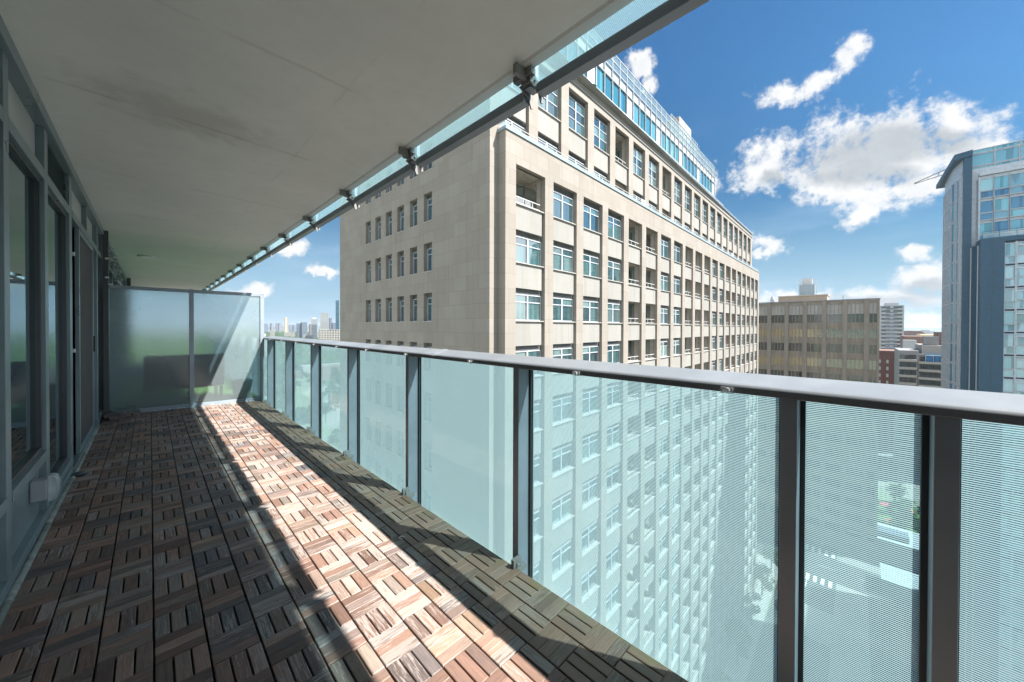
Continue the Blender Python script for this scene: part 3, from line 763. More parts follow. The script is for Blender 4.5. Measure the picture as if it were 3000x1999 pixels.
# window kinds, each built once at the origin: frame, panes, louvre
def win(w, h, ax, lou=.34, cols=2, top=.50, fr=.07, d=.30, rowsn=None):
    f, p, l = MB(), MB(), MB()
    hb = h - lou
    f.ub(ax, 0, 0, w, d, d + .07, hb - fr, hb, 0); f.ub(ax, 0, 0, w, d, d + .07, 0, fr, 0)
    xs = [0] + [w * k / cols for k in range(1, cols)] + [w]
    for k, x in enumerate(xs):
        e = fr if 0 < k < cols else fr * .8
        x0 = min(max(0, x - e), w - 2 * e) if k else 0; f.ub(ax, 0, x0, x0 + (2 * e if 0 < k < cols else 1.2 * e), d - .012, d + .06, fr + .001, hb - fr - .001, 0)
    cuts = rowsn if rowsn else [hb - top]
    for z in cuts: f.ub(ax, 0, .001, w - .001, d + .004, d + .055, z - fr * .5, z + fr * .5, 0)
    zz = [fr] + cuts + [hb - fr]
    for a, b in zip(xs, xs[1:]):
        for z0, z1 in zip(zz, zz[1:]): p.uq(ax, 0, a + .005, b - .005, d + .05, z0, z1, 0)
    n = int(lou / .045)
    for k in range(n):
        z = hb + .01 + k * lou / n
        if ax == 'Y': l.quad([(0, d + .06, z + .03), (w, d + .06, z + .03), (w, d + .0, z), (0, d, z)])
        else: l.quad([(d + .06, 0, z + .03), (d + .06, w, z + .03), (d, w, z), (d, 0, z)])
    l.uq(ax, 0, 0, w, d + .062, hb, h, 0)
    return f, p, l
def win_meshes(nm, glass, *a, **k):
    f, p, l = win(*a, **k); return (f.mesh(nm, ['alu_frame']), p.mesh(nm + '_pane', [glass]), l.mesh(nm + '_louvre', ['louvre'])), (f, p, l)
WO = PITCHB - PW
kinds = {
    'std': win_meshes('window_std', 'teal_glass', WO, 2.02, 'Y'),
    'tall': win_meshes('window_tall', 'teal_glass', WO, 2.32, 'Y', lou=.40),
    'six': win_meshes('window_six', 'teal_glass', WO - .06, 3.08, 'Y', lou=.36, rowsn=[1.15, 1.95]),
    'low': win_meshes('window_low', 'teal_glass', WO - .06, 2.28, 'Y', lou=.28, top=.9),
    'end': win_meshes('window_end', 'gable_glass', 1.07, 2.04, 'X', lou=.32, cols=1, top=.45, fr=.05, d=.28),
}
spots = []
for n in range(NB):
    for k, (s0, t0) in enumerate(RW):
        if n in LOG or (n == 0 and k == 0): continue
        x, z = pier_x(n) + PW, s0
        spots.append(((Vector((x + 1.4, YB, z + 1)) - EYE).length, 'tall' if k == 0 else 'std', (x, YB, z)))
    if n not in (4, 7):
        x = pier_x(n, -.18) + .96
        spots.append(((Vector((x, YU, 18)) - EYE).length, 'six', (x, YU, 17.02)))
        spots.append(((Vector((x, YU, 14)) - EYE).length, 'low', (x, YU, 13.02)))
for a, b in gcols:
    for z0, z1 in grow: spots.append(((Vector((XG, a, z0 + 1)) - EYE).length * 1.5, 'end', (XG, a, z0)))
spots.sort(key=lambda q: q[0] + (30 if q[2][2] < -14 else 0))
for q in spots[:98]:
    me = kinds[q[1]][0]; w = inst(me[0], 'window', lb, q[2])
    for m_, nm in ((me[1], 'pane'), (me[2], 'louvre')):
        c = bpy.data.objects.new(nm, m_); c.location = (0, 0, 0); finish(c, nm, w)
def merge(dst, src, off, mi):
    i = len(dst.v); dst.v += [(x + off[0], y + off[1], z + off[2]) for x, y, z in src.v]
    for f in src.f: dst.f.append(tuple(i + j for j in f)); dst.m.append(mi); dst.a.append(None)
mb = MB(); mats_ = ['alu_frame', 'teal_glass', 'louvre', 'gable_glass']
for q in spots[98:]:
    f, p, l = kinds[q[1]][1]; merge(mb, f, q[2], 0); merge(mb, p, q[2], 3 if q[1] == 'end' else 1); merge(mb, l, q[2], 2)
mb.build('far_windows', mats_, lb, kind='stuff')
# loggias: recessed boxes with a door and a small rail
mb = MB(); rl_ = MB(); gl_ = MB()
def loggia(x0, x1, z0, z1, c, dep=1.9):
    mb.mark(); rl_.mark(); gl_.mark()
    mb.quad([(x0, c + .4, z0), (x0, c + dep, z0), (x0, c + dep, z1), (x0, c + .4, z1)]); mb.quad([(x1, c + .4, z0), (x1, c + dep, z0), (x1, c + dep, z1), (x1, c + .4, z1)])
    mb.quad([(x0, c + dep, z0), (x1, c + dep, z0), (x1, c + dep, z1), (x0, c + dep, z1)]); mb.quad([(x0, c + .3, z1), (x1, c + .3, z1), (x1, c + dep, z1), (x0, c + dep, z1)])
    mb.quad([(x0, c + .3, z0), (x1, c + .3, z0), (x1, c + dep, z0), (x0, c + dep, z0)])
    gl_.quad([(x0 + 1.0, c + dep - .03, z0), (x1 - .05, c + dep - .03, z0), (x1 - .05, c + dep - .03, z1 - .1), (x0 + 1.0, c + dep - .03, z1 - .1)])
    gl_.quad([(x1 - .03, c + .75, z0), (x1 - .03, c + dep - .1, z0), (x1 - .03, c + dep - .1, z1 - .1), (x1 - .03, c + .75, z1 - .1)])
    rl_.box(x0 + .01, x1 - .35, c + .16, c + .20, z0 + .42, z0 + .47); rl_.box(x0 + .01, x1 - .35, c + .165, c + .195, z0 + .06, z0 + .10)
    x = x0 + .02
    while x < x1 - .35: rl_.box(x, x + .04, c + .166, c + .194, z0, z0 + .42); x += .85
for n in range(NB):
    for k, (s0, t0) in enumerate(RW):
        if n in LOG or (n == 0 and k == 0): loggia(pier_x(n) + PW, pier_x(n + 1), s0, t0, YB)
    if n in (4, 7): a = pier_x(n, -.18) + .96; loggia(a, a + WO - .06, 17.02, 20.1, YU); loggia(a, a + WO - .06, 13.02, 15.3, YU)
mb.build_split('loggia', 'loggia_wall', lb, n=60); rl_.build_split('loggia_rail', 'white_rail', lb, n=60); gl_.build_split('loggia_door', 'teal_glass', lb, n=60)

# glass penthouse storeys on its roof
YP = 18.0; XP0, XP1 = 22.0, 69.0
mb = MB()
mb.box(XP0, XP1, YP + .16, YP + 9, 21.3, 27.5)
mb.build('penthouse_core', 'louvre', lb)
fr, gl1, pn = MB(), MB(), MB()
nb_ = 30; st = (XP1 - XP0) / nb_; rr = random.Random(11)
levels = [21.35, 24.2, 26.5, 27.6]
for k in range(nb_ + 1):
    x = XP0 + st * k; fr.box(x - .04, x + .04, YP - .05, YP + .06, 21.35, 29.3)
for z in (24.2, 26.5, 27.6, 28.45, 29.25): fr.box(XP0, XP1, YP - .048, YP + .055, z - .04, z + .04)
for k in range(nb_):
    x0, x1 = XP0 + st * k + .04, XP0 + st * (k + 1) - .04
    for j, (a, b) in enumerate(zip(levels, levels[1:])):
        white = j == 2 or (j == 0 and rr.random() < .6) or (j == 1 and k % 5 == 4)
        (pn if white else gl1).mark(); (pn if white else gl1).quad([(x0, YP + .10, a + .03), (x1, YP + .10, a + .03), (x1, YP + .10, b - .03), (x0, YP + .10, b - .03)])
fr.build('penthouse_frame', 'alu_frame', lb); gl1.build_split('penthouse_pane', 'penthouse_glass', lb); pn.build_split('penthouse_panel', 'white_panel', lb)
# tall see-through wind screen above, with a second frame plane behind
mb = MB(); mb.box(XP0, XP1, YP, YP + .02, 27.65, 29.22); mb.box(XP1, XP1 + .02, YP + .03, YP + 8.4, 21.4, 29.22); mb.build('wind_screen', 'screen_glass', lb)
mb = MB()
for k in range(0, 15): x = XP0 + 3.13 * k + .5; mb.box(x, x + .07, YP + 1.2, YP + 1.27, 27.51, 29.0)
mb.box(XP0, XP1, YP + 1.201, YP + 1.269, 28.9, 29.0)
for k in range(7): mb.box(XP1 - .02, XP1 + .06, YP + .0 + 1.4 * k, YP + .08 + 1.4 * k, 21.4, 29.25)
mb.box(XP1 - .01, XP1 + .05, YP + .1, YP + 8.4, 29.18, 29.26)
mb.build('screen_frame', 'alu_frame', lb)
mb = MB(); mb.box(54, 66.5, 20.0, 20.03, 29.3, 33.0); mb.box(66.5, 66.53, 20.0, 27, 29.3, 33.0); mb.build('upper_screen', 'screen_glass', lb)
mb = MB()
for x in range(54, 68, 1): mb.box(x, x + .06, 19.94, 19.998, 29.3, 33)
mb.box(54, 66.5, 19.94, 19.997, 32.95, 33.03); mb.build('upper_screen_frame', 'alu_frame', lb)
mb = MB(); mb.box(59.3, 64.9, 20.6, 30, 26.2, 35.2); mb.box(61.9, 62.0, 20.55, 20.6, 26.2, 35.2, 1)
mb.build('lift_house', ['grey_clad', 'louvre'], lb)
mb = MB(); mb.box(XP0, XP1 + .3, YU + .5, YP - .2, 21.31, 21.36); mb.build('terrace_paving', 'stone_sill', lb)
mb = MB()
for k in range(40): x = XP0 + 1.2 * k; mb.box(x, x + .05, YU + .301, YU + .349, 21.42, 22.35)
mb.box(XP0, XP1, YU + .30, YU + .35, 22.35, 22.40); mb.build('terrace_rail', 'alu_frame', lb)
mb = MB(); mb.box(XP0, XP1, YU + .32, YU + .33, 21.5, 22.3); mb.build('terrace_glass', 'screen_glass', lb)
def planter_bush(name, x, y, z, s_, lab):
    mb = MB(); rr = random.Random(int(x * 10))
    for k in range(60):
        c = Vector((x + rr.gauss(0, .22) * s_, y + rr.gauss(0, .15) * s_, z + .45 * s_ + rr.random() * .9 * s_)); d = Vector((rr.gauss(0, 1), rr.gauss(0, 1), rr.gauss(0, 1))).normalized()
        a = d.orthogonal().normalized() * .14 * s_; b = d.cross(a); mb.quad([c - a, c - b * .6, c + a, c + b * .6])
    t_ = thing(name, (x, y, z), lab, 'shrub'); mb.build('foliage', 'leaf_dark', t_)
    mb = MB(); mb.box(x - .25, x + .25, y - .25, y + .25, z, z + .45 * s_); mb.build('pot', 'louvre', t_)
def leafmat(name, c1, c2):
    def f(t):
        n = t.noise(t.geo('Position'), .25, 4, .6); i = t.geo('Random Per Island')
        c = t.mix(t.m('ADD', t.m('MULTIPLY', i, .6), t.mr(n, .3, .7, 0, .4)), c1, c2)
        return t.mixs(.25, t.sh('BsdfDiffuse', Color=c), t.sh('BsdfTranslucent', Color=t.vm('MULTIPLY', c, (1.2, 1.5, .7))))
    return mat(name, f)
leafmat('leaf_dark', (.018, .045, .014), (.045, .085, .025)); leafmat('leaf_mid', (.028, .065, .018), (.075, .13, .035)); leafmat('leaf_far', (.022, .055, .022), (.055, .105, .035))
plain('bark', (.09, .07, .05), .9)
planter_bush('potted_shrub', 27.3, 16.95, 21.42, 1.0, 'small dark potted shrub on the penthouse terrace, the one nearest the balcony ceiling')
planter_bush('potted_shrub', 31.2, 16.95, 21.42, .9, 'small dark potted shrub on the penthouse terrace, second from the left')
def ac_unit(x, y, z, lab):
    t_ = thing('air_conditioner', (x, y, z), lab, 'air conditioner', 'air conditioners on the ledges')
    mb = MB(); mb.box(x, x + 1.1, y, y + .5, z, z + .95); mb.build('case', 'alu_frame', t_, bevel=.03)
    mb = MB(); mb.box(x - .01, x, y + .06, y + .44, z + .1, z + .85); mb.build('grille', 'louvre', t_)
ac_unit(34.2, YB + .5, 13.2, 'boxy metal air conditioner behind the ledge rail, the one nearest the balcony')
ac_unit(69.5, YB + .5, 13.2, 'boxy metal air conditioner on the ledge near the far end of the limestone building')
ac_unit(43.8, 16.75, 21.4, 'metal air conditioner on the penthouse terrace, left one'); ac_unit(57.2, 16.75, 21.4, 'metal air conditioner on the penthouse terrace, right one')

for k, (x0, x1, y0, y1, z1) in enumerate(((96, 118, -80, -31, 0), (40, 62, -90, -52, 8))):
    t_ = thing('neighbour_tower', ((x0 + x1) / 2, (y0 + y1) / 2, G), 'plain tower behind the camera whose shadow falls on the street, ' + ('nearer one' if k == 0 else 'farther one'), 'building')
    mb = MB(); mb.box(x0, x1, y0, y1, G, z1); mb.build('wall', 'brown_stone2', t_)
# ------------------------------------------------------------------ the brown office block behind
stone('brown_stone', (.29, .25, .205), (.33, .285, .235), 2.2, 3.75, (.16, .14, .12))
plain('brown_panel', (.30, .26, .205), .6, .1, .5); plain('pale_panel', (.40, .39, .36), .6)
def gold(t):
    P = t.geo('Position'); i = t.geo('Random Per Island'); p = t.xyz(P)
    g1 = t.ramp(t.m('ADD', t.mr(p[1], 2, 12), t.m('MULTIPLY', t.m('SUBTRACT', i, .5), .5)), [(0, (.015, .05, .05)), (.35, (.03, .06, .05)), (.55, (.16, .13, .07)), (.8, (.42, .30, .13)), (1, (.36, .27, .14))])
    w = t.noise(t.vm('MULTIPLY', P, (1, 3, .5)), 1, 3, .6, dist=2)
    c = t.mix(t.mr(w, .45, .6, 0, .4), g1, t.vm('MULTIPLY', g1, (.5, .5, .5)))
    return t.mixs(.26, t.sh('BsdfDiffuse', Color=c), t.sh('BsdfGlossy', Color=(.8, .8, .7), Roughness=.03, Normal=t.bump(w, .1, .1)))
mat('gold_glass', gold)
facade_glass('dark_office_glass', [(.03, .035, .035), (.06, .06, .05), (.05, .09, .08), (.07, .065, .06)], .05)
bo = thing('office_block', (125, 8, G), 'brown stone office block with bronze and dark window bands behind the limestone building', 'building')
XO = 120.0
mb = MB(); mb.box(XO + .6, XO + 34, -3.4, 40, G, 8.0); mb.build('wall', 'brown_stone', bo)
cols_, y = [], -3.81 + 1.75
mb = MB(); yy = -1.22 - .84
ys = [-2.06 + 3.81 * k for k in range(12)]
for y0 in ys: mb.mark(); mb.box(XO - .35, XO + .6, y0, y0 + .86, G, 8.25)
mb.mark(); mb.box(XO - .2, XO + .6, -3.8, -3.4, G, 8.2); mb.build_split('pilaster', 'brown_stone', bo)
mb = MB(); mb.box(XO - .45, XO + .65, -3.9, 41, 8.26, 8.45); mb.build('parapet', 'louvre', bo)
pa, wg, mu = MB(), MB(), MB()
edges = [(-3.4, -2.06)] + [(y0 + .86, y0 + 3.81) for y0 in ys[:-1]]
zt = 4.83
for (a, b) in edges:
    pa.box(XO + .12, XO + .6, a, b, 4.84, 7.35, 1); pa.box(XO - .05, XO + .6, a, b, 7.36, 8.2, 0)
    k = 0
    while True:
        t1 = zt - 3.76 * k; b1 = t1 - 2.1; nt = zt - 3.76 * (k + 1)
        if nt < G: break
        pa.box(XO + .15, XO + .6, a, b, nt, b1, 0)
        n = 4 if b - a > 2 else 2
        for q in range(n):
            wg.mark(); wg.quad([(XO + .22, a + (b - a) * (q + 1) / n, b1), (XO + .22, a + (b - a) * q / n, b1), (XO + .22, a + (b - a) * q / n, t1), (XO + .22, a + (b - a) * (q + 1) / n, t1)], k % 2)
        k += 1
    n = 4 if b - a > 2 else 2
    for q in range(n + 1): yq = a + (b - a) * q / n; mu.box(XO + .02, XO + .21, yq - .045, yq + .045, G, 7.3)
pa.build('spandrels', ['brown_panel', 'pale_panel'], bo, kind='stuff'); wg.build_split('window', ['dark_office_glass', 'gold_glass'], bo, key=lambda c: 200 if c.z < -9 or c.y > 21 else 0); mu.build('mullions', 'brown_panel', bo, kind='stuff')
mb = MB(); mb.box(XO + 16, XO + 24, 6.2, 17.5, 8.3, 10.9, 0); mb.box(XO + 15.8, XO + 24.2, 6.0, 17.7, 10.91, 11.15, 1); mb.build('plant_room', ['brown_stone', 'pale_panel'], bo)
ct = thing('cooling_tower', (148, 11, 11.2), 'pale scaffolded cooling tower on the roof of the brown office block', 'cooling tower')
mb = MB(); mb.box(146, 150, 9.6, 13.4, 11.2, 15.2); mb.build('casing', 'ledge_metal', ct)
mb = MB()
for x in (145.9, 150.1):
    for y in (9.4, 10.3, 12.7, 13.6): mb.box(x - .05, x + .05, y - .05, y + .05, 11.2, 17.0)
for z in (13.2, 15.3, 16.4, 17.0): mb.box(145.84, 145.9, 9.4, 13.6, z, z + .07); mb.box(150.1, 150.16, 9.4, 13.6, z, z + .07)
mb.box(146.5, 149.5, 10.4, 12.8, 15.2, 17.2); mb.build('scaffold', 'white_rail', ct)
mb = MB(); mb.cyl((140, 19.5, 8.3), (140, 19.5, 10.5), .65, n=14); mb.cyl((140, 19.5, 10.5), (140, 19.5, 11.4), .65, .35, n=14)
mb.build('roof_vent', 'white_rail', label='small white round vent on the brown office roof, left of its plant room', cat='vent')
mb = MB(); mb.cyl((130, 2.7, 8.3), (130, 2.7, 10.2), .07, n=6); mb.cyl((130, 2.7, 9.6), (130, 3.1, 9.9), .04, n=6)
mb.build('roof_mast', 'louvre', label='thin mast on the roof edge of the brown office block', cat='mast')

# ------------------------------------------------------------------ the blue glass tower on the right
paintmetal('navy_clad', (.018, .075, .135), .4); plain('silver_clad', (.46, .51, .57), .35)
facade_glass('tower_glass', [(.12, .38, .50), (.20, .50, .58), (.02, .13, .30), (.32, .58, .62)], .05, tint=(.55, .8, 1))
facade_glass('pale_tower_glass', [(.32, .52, .60), (.42, .60, .67), (.26, .47, .54)], .07, tint=(.7, .88, 1))
bt = thing('glass_tower', (86, -20, G), 'tall blue glass apartment tower with dark navy wall strips at the right', 'building')
XT = 80.0; YT = -9.9
mb = MB(); mb.box(XT + .5, 92, -40, YT - .5, G, 23.5); mb.build('wall', 'silver_clad', bt)
mb = MB(); mb.box(XT - .1, XT + .5, -11.3, -10.55, G, 25.4); mb.box(XT + .1, XT + .4, -11.2, -10.5, 25.401, 26.05); mb.build('navy_pilaster', 'navy_clad', bt)
mb = MB(); mb.quad([(XT - .3, -11.3, 26.1), (XT - .3, -9.7, 25.9), (92.2, -9.3, 25.3), (92.2, -11.3, 25.3)]); mb.quad([(XT - .3, -9.7, 25.1), (XT - .3, -9.7, 25.9), (92.2, -9.3, 25.3), (92.2, -9.3, 24.7)])
mb.quad([(XT - .3, -11.3, 25.3), (XT - .3, -9.7, 25.1), (92.2, -9.3, 24.7), (92.2, -11.3, 24.6)]); mb.quad([(XT - .3, -11.3, 25.3), (XT - .3, -11.3, 26.1), (XT - .3, -9.7, 25.9), (XT - .3, -9.7, 25.1)])
mb.build('roof_canopy', 'navy_clad', bt)
# side face looking towards the street, storeys of pale panels and windows
w_, g_, s_ = MB(), MB(), MB()
def tri_face(P0, P1, z0, z1, cells, fh, mbs=(w_, g_), dd=.12, rail=.09):
    """storey grid between two plan points: P0,P1 (x,y); cells: list of (fraction0, fraction1, kind)"""
    P0 = Vector(P0); P1 = Vector(P1); d = (P1 - P0); nrm = Vector((d.y, -d.x)).normalized()
    L = d.length; d = d / L
    def pt(u, o, z): q = P0 + d * u * L + nrm * o; return (q.x, q.y, z)
    z = z1
    while z > z0:
        zb = z - fh
        for (a, b, lo, hi) in cells:
            q0, q1 = zb + fh * lo, zb + fh * hi
            mbs[1].mark(); mbs[1].quad([pt(a, -dd, q0), pt(b, -dd, q0), pt(b, -dd, q1), pt(a, -dd, q1)])
        # frame grid
        us_ = sorted({0.0, 1.0} | {c[0] for c in cells} | {c[1] for c in cells}); h = rail / L / 2 * 1.0
        for u in us_:
            i = len(mbs[0].v); a, b = max(0, u - h), min(1, u + h)
            for zz in (zb, z):
                for (uu, oo) in ((a, -dd - .05), (a, .0), (b, .0), (b, -dd - .05)): mbs[0].v.append(pt(uu, oo, zz))
            for f in ((0, 1, 5, 4), (1, 2, 6, 5), (2, 3, 7, 6)): mbs[0].f.append(tuple(i + j for j in f)); mbs[0].m.append(0); mbs[0].a.append(None)
        for (a, b, lo, hi) in cells:
            for q in (lo, hi):
                zc = zb + fh * q; i = len(mbs[0].v)
                for zz in (zc - rail / 2, zc + rail / 2):
                    for (uu, oo) in ((a, -dd - .02), (a, -.02), (b, -.02), (b, -dd - .02)): mbs[0].v.append(pt(uu, oo, zz))
                for f in ((0, 1, 2, 3), (4, 5, 6, 7), (1, 2, 6, 5)): mbs[0].f.append(tuple(i + j for j in f)); mbs[0].m.append(0); mbs[0].a.append(None)
        z = zb
# side face: chamfered bay then two window columns
FT = 2.95
tri_face((90.5, YT), (84.0, YT), -50, 22.8, [(.06, .22, .1, .75), (.26, .42, .1, .92), (.58, .72, .1, .92), (.76, .94, .1, .75)], FT)
tri_face((84.0, YT), (XT + .2, -10.45), -50, 22.8, [(.04, .36, .04, .96), (.52, .72, .06, .94), (.78, .96, .06, .94)], FT)
mb = MB(); mb.quad([(90.5, YT - .16, G), (84, YT - .16, G), (84, YT - .16, 25), (90.5, YT - .16, 25)]); mb.quad([(84, YT - .16, G), (XT + .2, -10.62, G), (XT + .2, -10.62, 25.3), (84, YT - .16, 25.3)])
z = 22.8
while z > -50: mb.box(84.0, 90.5, YT - .155, YT - .02, z - .32, z - .05); z -= FT
mb.build('side_cladding', 'silver_clad', bt)
# upper glass storeys facing the balcony, chamfered corner
tri_face((XT + 1.4, -11.31), (XT + .1, -11.9), 13.0, 22.1, [(.05, .28, .06, .88), (.36, .60, .06, .88), (.68, .92, .06, .88)], 3.02)
tri_face((XT + .1, -11.9), (XT + .1, -40), 13.0, 22.1, [(c / 22, (c + .97) / 22, lo, hi) for c in range(22) for lo, hi in ((.05, .36), (.38, .92))], 3.02)
tri_face((XT + 1.0, -11.31), (XT + 1.0, -40), 22.9, 26.4, [(c / 14, (c + .97) / 14, lo, hi) for c in range(14) for lo, hi in ((.04, .30), (.34, .80), (.84, .98))], 3.5)
w_.build('frames', 'silver_clad', bt, kind='stuff'); g_.build_split('window', 'tower_glass', bt, key=lambda c: 200 if c.z < -8 or c.y < -16.5 else 0)
mb = MB(); mb.box(XT + 1.2, 92, -40, -11.32, 23.501, 26.3); mb.box(XT + .34, XT + .5, -40, -11.95, 13, 22.3); mb.box(XT + .05, XT + .9, -40, -11.95, 22.35, 22.75); mb.build('upper_core', 'silver_clad', bt)
# lower navy block standing forward
w_, g_ = MB(), MB()
XL = 78.0
mb = MB(); mb.box(XL, XL + 2.4, -13.72, -11.78, G, 13.3); mb.box(XL, XL + 2.4, -40, -13.721, 12.75, 13.3); mb.box(XL + .35, XL + 2.4, -40, -13.721, G, 12.749)
mb.prism([(XL + .001, -11.77), (XL + 1.9, -11.25), (XL + 1.9, -11.77)], 'z', G, 12.6)
mb.build('navy_wall', 'navy_clad', bt)
mb = MB()
z = 12.7
while z > -52:
    mb.box(XL - .012, XL + .0, -13.70, -11.80, z - .02, z + .02); mb.box(XL - .01, XL + .0, -13.70, -11.80, z - 1.45, z - 1.43); z -= FT
mb.box(XL - .011, XL + .0, -12.78, -12.75, G, 13.2)
mb.box(XL + .7, XL + .76, -11.62, -11.54, G, 12.4); mb.box(XL + 1.4, XL + 1.46, -11.44, -11.36, G, 12.4)
mb.build('panel_joints', 'dark_frame', bt)
mb = MB(); mb.box(XL + .35, XL + .5, -11.70, -11.60, G, 12.5); mb.box(XL + 1.7, XL + 1.95, -11.30, -11.2, G, 12.5); mb.build('corner_strips', 'alu_frame', bt)
tri_face((XL + .1, -13.75), (XL + .1, -40), -50, 12.6, [(c / 14, (c + .46) / 14, lo, hi) for c in range(14) for lo, hi in ((.05, .36), (.38, .93))] + [((c + .5) / 14, (c + .97) / 14, lo, hi) for c in range(14) for lo, hi in ((.05, .42), (.44, .82), (.85, .95))], FT, (w_, g_))
w_.build('lower_frames', 'silver_clad', bt, kind='stuff'); g_.build_split('lower_window', 'pale_tower_glass', bt, n=60, key=lambda c: 200 if c.z < -8 or c.y < -16.5 else 0)
mb = MB()
for z in (14.25, 14.0): mb.box(XL + .1, XL + .14, -40, -11.9, z, z + .03)
y = -11.95
while y > -40: mb.box(XL + .101, XL + .139, y - .04, y, 13.3, 14.25); y -= 1.35
mb.build('terrace_rail', 'dark_frame', bt)
mb = MB(); mb.box(XL + .115, XL + .125, -40, -11.95, 13.4, 14.15); mb.build('terrace_glass', 'screen_glass', bt)
# window cleaning davit on its roof
dv = thing('roof_davit', (88, -9.6, 25), 'lattice window cleaning davit sticking out from the blue tower roof', 'davit')
mb = MB(); mb.cyl((87.5, -10.2, 24.8), (87.5, -10.2, 26.6), .12, n=6); mb.build('mast', 'louvre', dv)
mb = MB(); mb.cyl((87.5, -10.2, 26.5), (88.4, -6.6, 25.3), .07, n=6); mb.cyl((87.5, -10.2, 25.7), (88.4, -6.6, 25.2), .06, n=6)
for q in (.3, .6): mb.cyl((87.5 + .9 * q, -10.2 + 3.6 * q, 26.5 - 1.2 * q), (87.5 + .9 * q, -10.2 + 3.6 * q, 25.7 - .5 * q), .04, n=5)
mb.build('boom', 'louvre', dv)

# ------------------------------------------------------------------ towers and blocks further off
def ftower(name, cx, cy, w, d, z0, z1, rz, label, wall, glass='dark_office_glass', fl=3.1, cols=6, band=False, top=None, grp='distant towers on the skyline'):
    t_ = thing(name, (cx, cy, G), label, 'tower' if z1 - z0 > 30 else 'building', grp)
    me, pn = MB(), MB()
    me.box(-w / 2, w / 2, -d / 2, d / 2, z0 - G, z1 - G)
    z = z1 - G - fl
    while z > max(2, z0 - G + 1):
        for side in range(4):
            L = w if side in (0, 2) else d; o_ = (d if side in (0, 2) else w) / 2 + .06
            n = 1 if band else max(2, int(cols * L / w))
            for k in range(n):
                a, b = -L / 2 + L * (k + .14) / n, -L / 2 + L * (k + .86) / n
                if band: a, b = -L / 2 + .6, L / 2 - .6
                P = {0: lambda u, v: (u, -o_, v), 1: lambda u, v: (o_, u, v), 2: lambda u, v: (-u, o_, v), 3: lambda u, v: (-o_, -u, v)}[side]
                pn.quad([P(a, z + .25 * fl), P(b, z + .25 * fl), P(b, z + .8 * fl), P(a, z + .8 * fl)])
        z -= fl
    if top: me.box(-w * top[0], w * top[1], -d * .3, d * .3, z1 - G, z1 - G + top[2])
    a = bpy.data.objects.new('wall', me.mesh('wall', [wall])); finish(a, 'wall', t_)
    b = bpy.data.objects.new('windows', pn.mesh('windows', [glass])); finish(b, 'windows', t_, kind='stuff')
    t_.rotation_euler = (0, 0, R(rz)); return t_
plain('pale_conc', (.30, .285, .26), .8); plain('white_conc', (.36, .37, .385), .7); plain('cream_conc', (.62, .50, .30), .8)
plain('blue_grey', (.10, .13, .18), .5); plain('mid_grey', (.20, .20, .21), .7); plain('red_brick', (.15, .062, .048), .85); plain('rust_brick', (.17, .095, .075), .85)
ZG = G
ftower('tower', 656, 3438, 26, 26, ZG, 28, 10, 'leftmost hazy blue tower on the skyline beside the screen frame', 'blue_grey')
ftower('tower', 698, 3430, 22, 22, ZG, 31, 20, 'hazy grey tower, second from the screen frame on the skyline', 'mid_grey')
ftower('tower', 708, 3325, 10, 14, ZG, 33, 5, 'thin hazy slab third along the skyline from the screen frame', 'blue_grey')
ftower('tower', 729, 3321, 20, 18, ZG, 32, 15, 'hazy grey block just left of the cream tower', 'mid_grey')
ftower('tower', 760, 3400, 16, 18, ZG, 12, 15, 'short hazy block right behind the foot of the cream tower', 'mid_grey')
t_ = ftower('tower', 386, 1656, 15, 13, ZG, 38, -13, 'lone cream tower with a yellow strip rising from the trees', 'pale_conc', cols=2, top=(.25, .3, 3))
mb = MB(); mb.box(-3.2, 3.2, -7.0, -6.6, 0, 91); c = bpy.data.objects.new('yellow_strip', mb.mesh('yellow_strip', ['cream_conc'])); finish(c, 'yellow_strip', t_)
ftower('tower', 845, 3499, 18, 18, ZG, 19, 0, 'left one of two low hazy blocks behind the woods right of the cream tower', 'blue_grey')
ftower('tower', 872, 3494, 20, 18, ZG, 19, 25, 'right one of two low hazy blocks behind the woods right of the cream tower', 'blue_grey')
ftower('tower', 377, 1449, 13, 12, ZG, 14, -5, 'left block of the dark blue pair of towers', 'blue_grey')
ftower('tower', 391, 1440, 18, 14, ZG, 18, 5, 'right block of the dark blue pair of towers', 'blue_grey')
ftower('tower', 523, 1827, 9, 12, ZG, 14, 0, 'narrow red brown block left of the white stepped slab', 'rust_brick')
ftower('tower', 425, 1437, 22, 18, ZG, 30, -17, 'white ribbed slab with a dark left side on the skyline', 'white_conc', band=True, top=(.3, .3, 6))
ftower('tower', 396, 1239, 25, 14, ZG, 47, -17, 'tallest white banded tower on the skyline', 'white_conc', band=True)
ftower('tower', 507, 1518, 8, 12, ZG, 37, 0, 'slim dark tower right of the tallest white one', 'blue_grey')
ftower('tower', 424, 1230, 16, 12, ZG, 15, 0, 'dark low block between the white tower and the limestone end wall', 'blue_grey')
ftower('tower', 305, 846, 16, 14, ZG, 62, 10, 'tall blue glass tower half hidden by the limestone end wall', 'blue_grey', 'penthouse_glass', band=True)
ftower('tower', 222, 664, 37, 14, ZG, -3, -18, 'wide pale apartment slab with balconies next to the limestone end wall', 'pale_conc', cols=9)
ftower('tower', 300, 1469, 15, 12, ZG, -12, -12, 'low white building among the trees, the leftmost', 'pale_conc', cols=4)
ftower('tower', 386, 1600, 32, 14, ZG, -20, -13, 'low white building at the foot of the cream tower', 'pale_conc', cols=7)
ftower('tower', 396, 1343, 17, 12, ZG, 9, -16, 'low dark stepped block in front of the white slab', 'blue_grey', band=True)
ftower('tower', 365, 1300, 26, 12, ZG, -26, -16, 'low grey building right of the dark blue pair', 'pale_conc', cols=7)
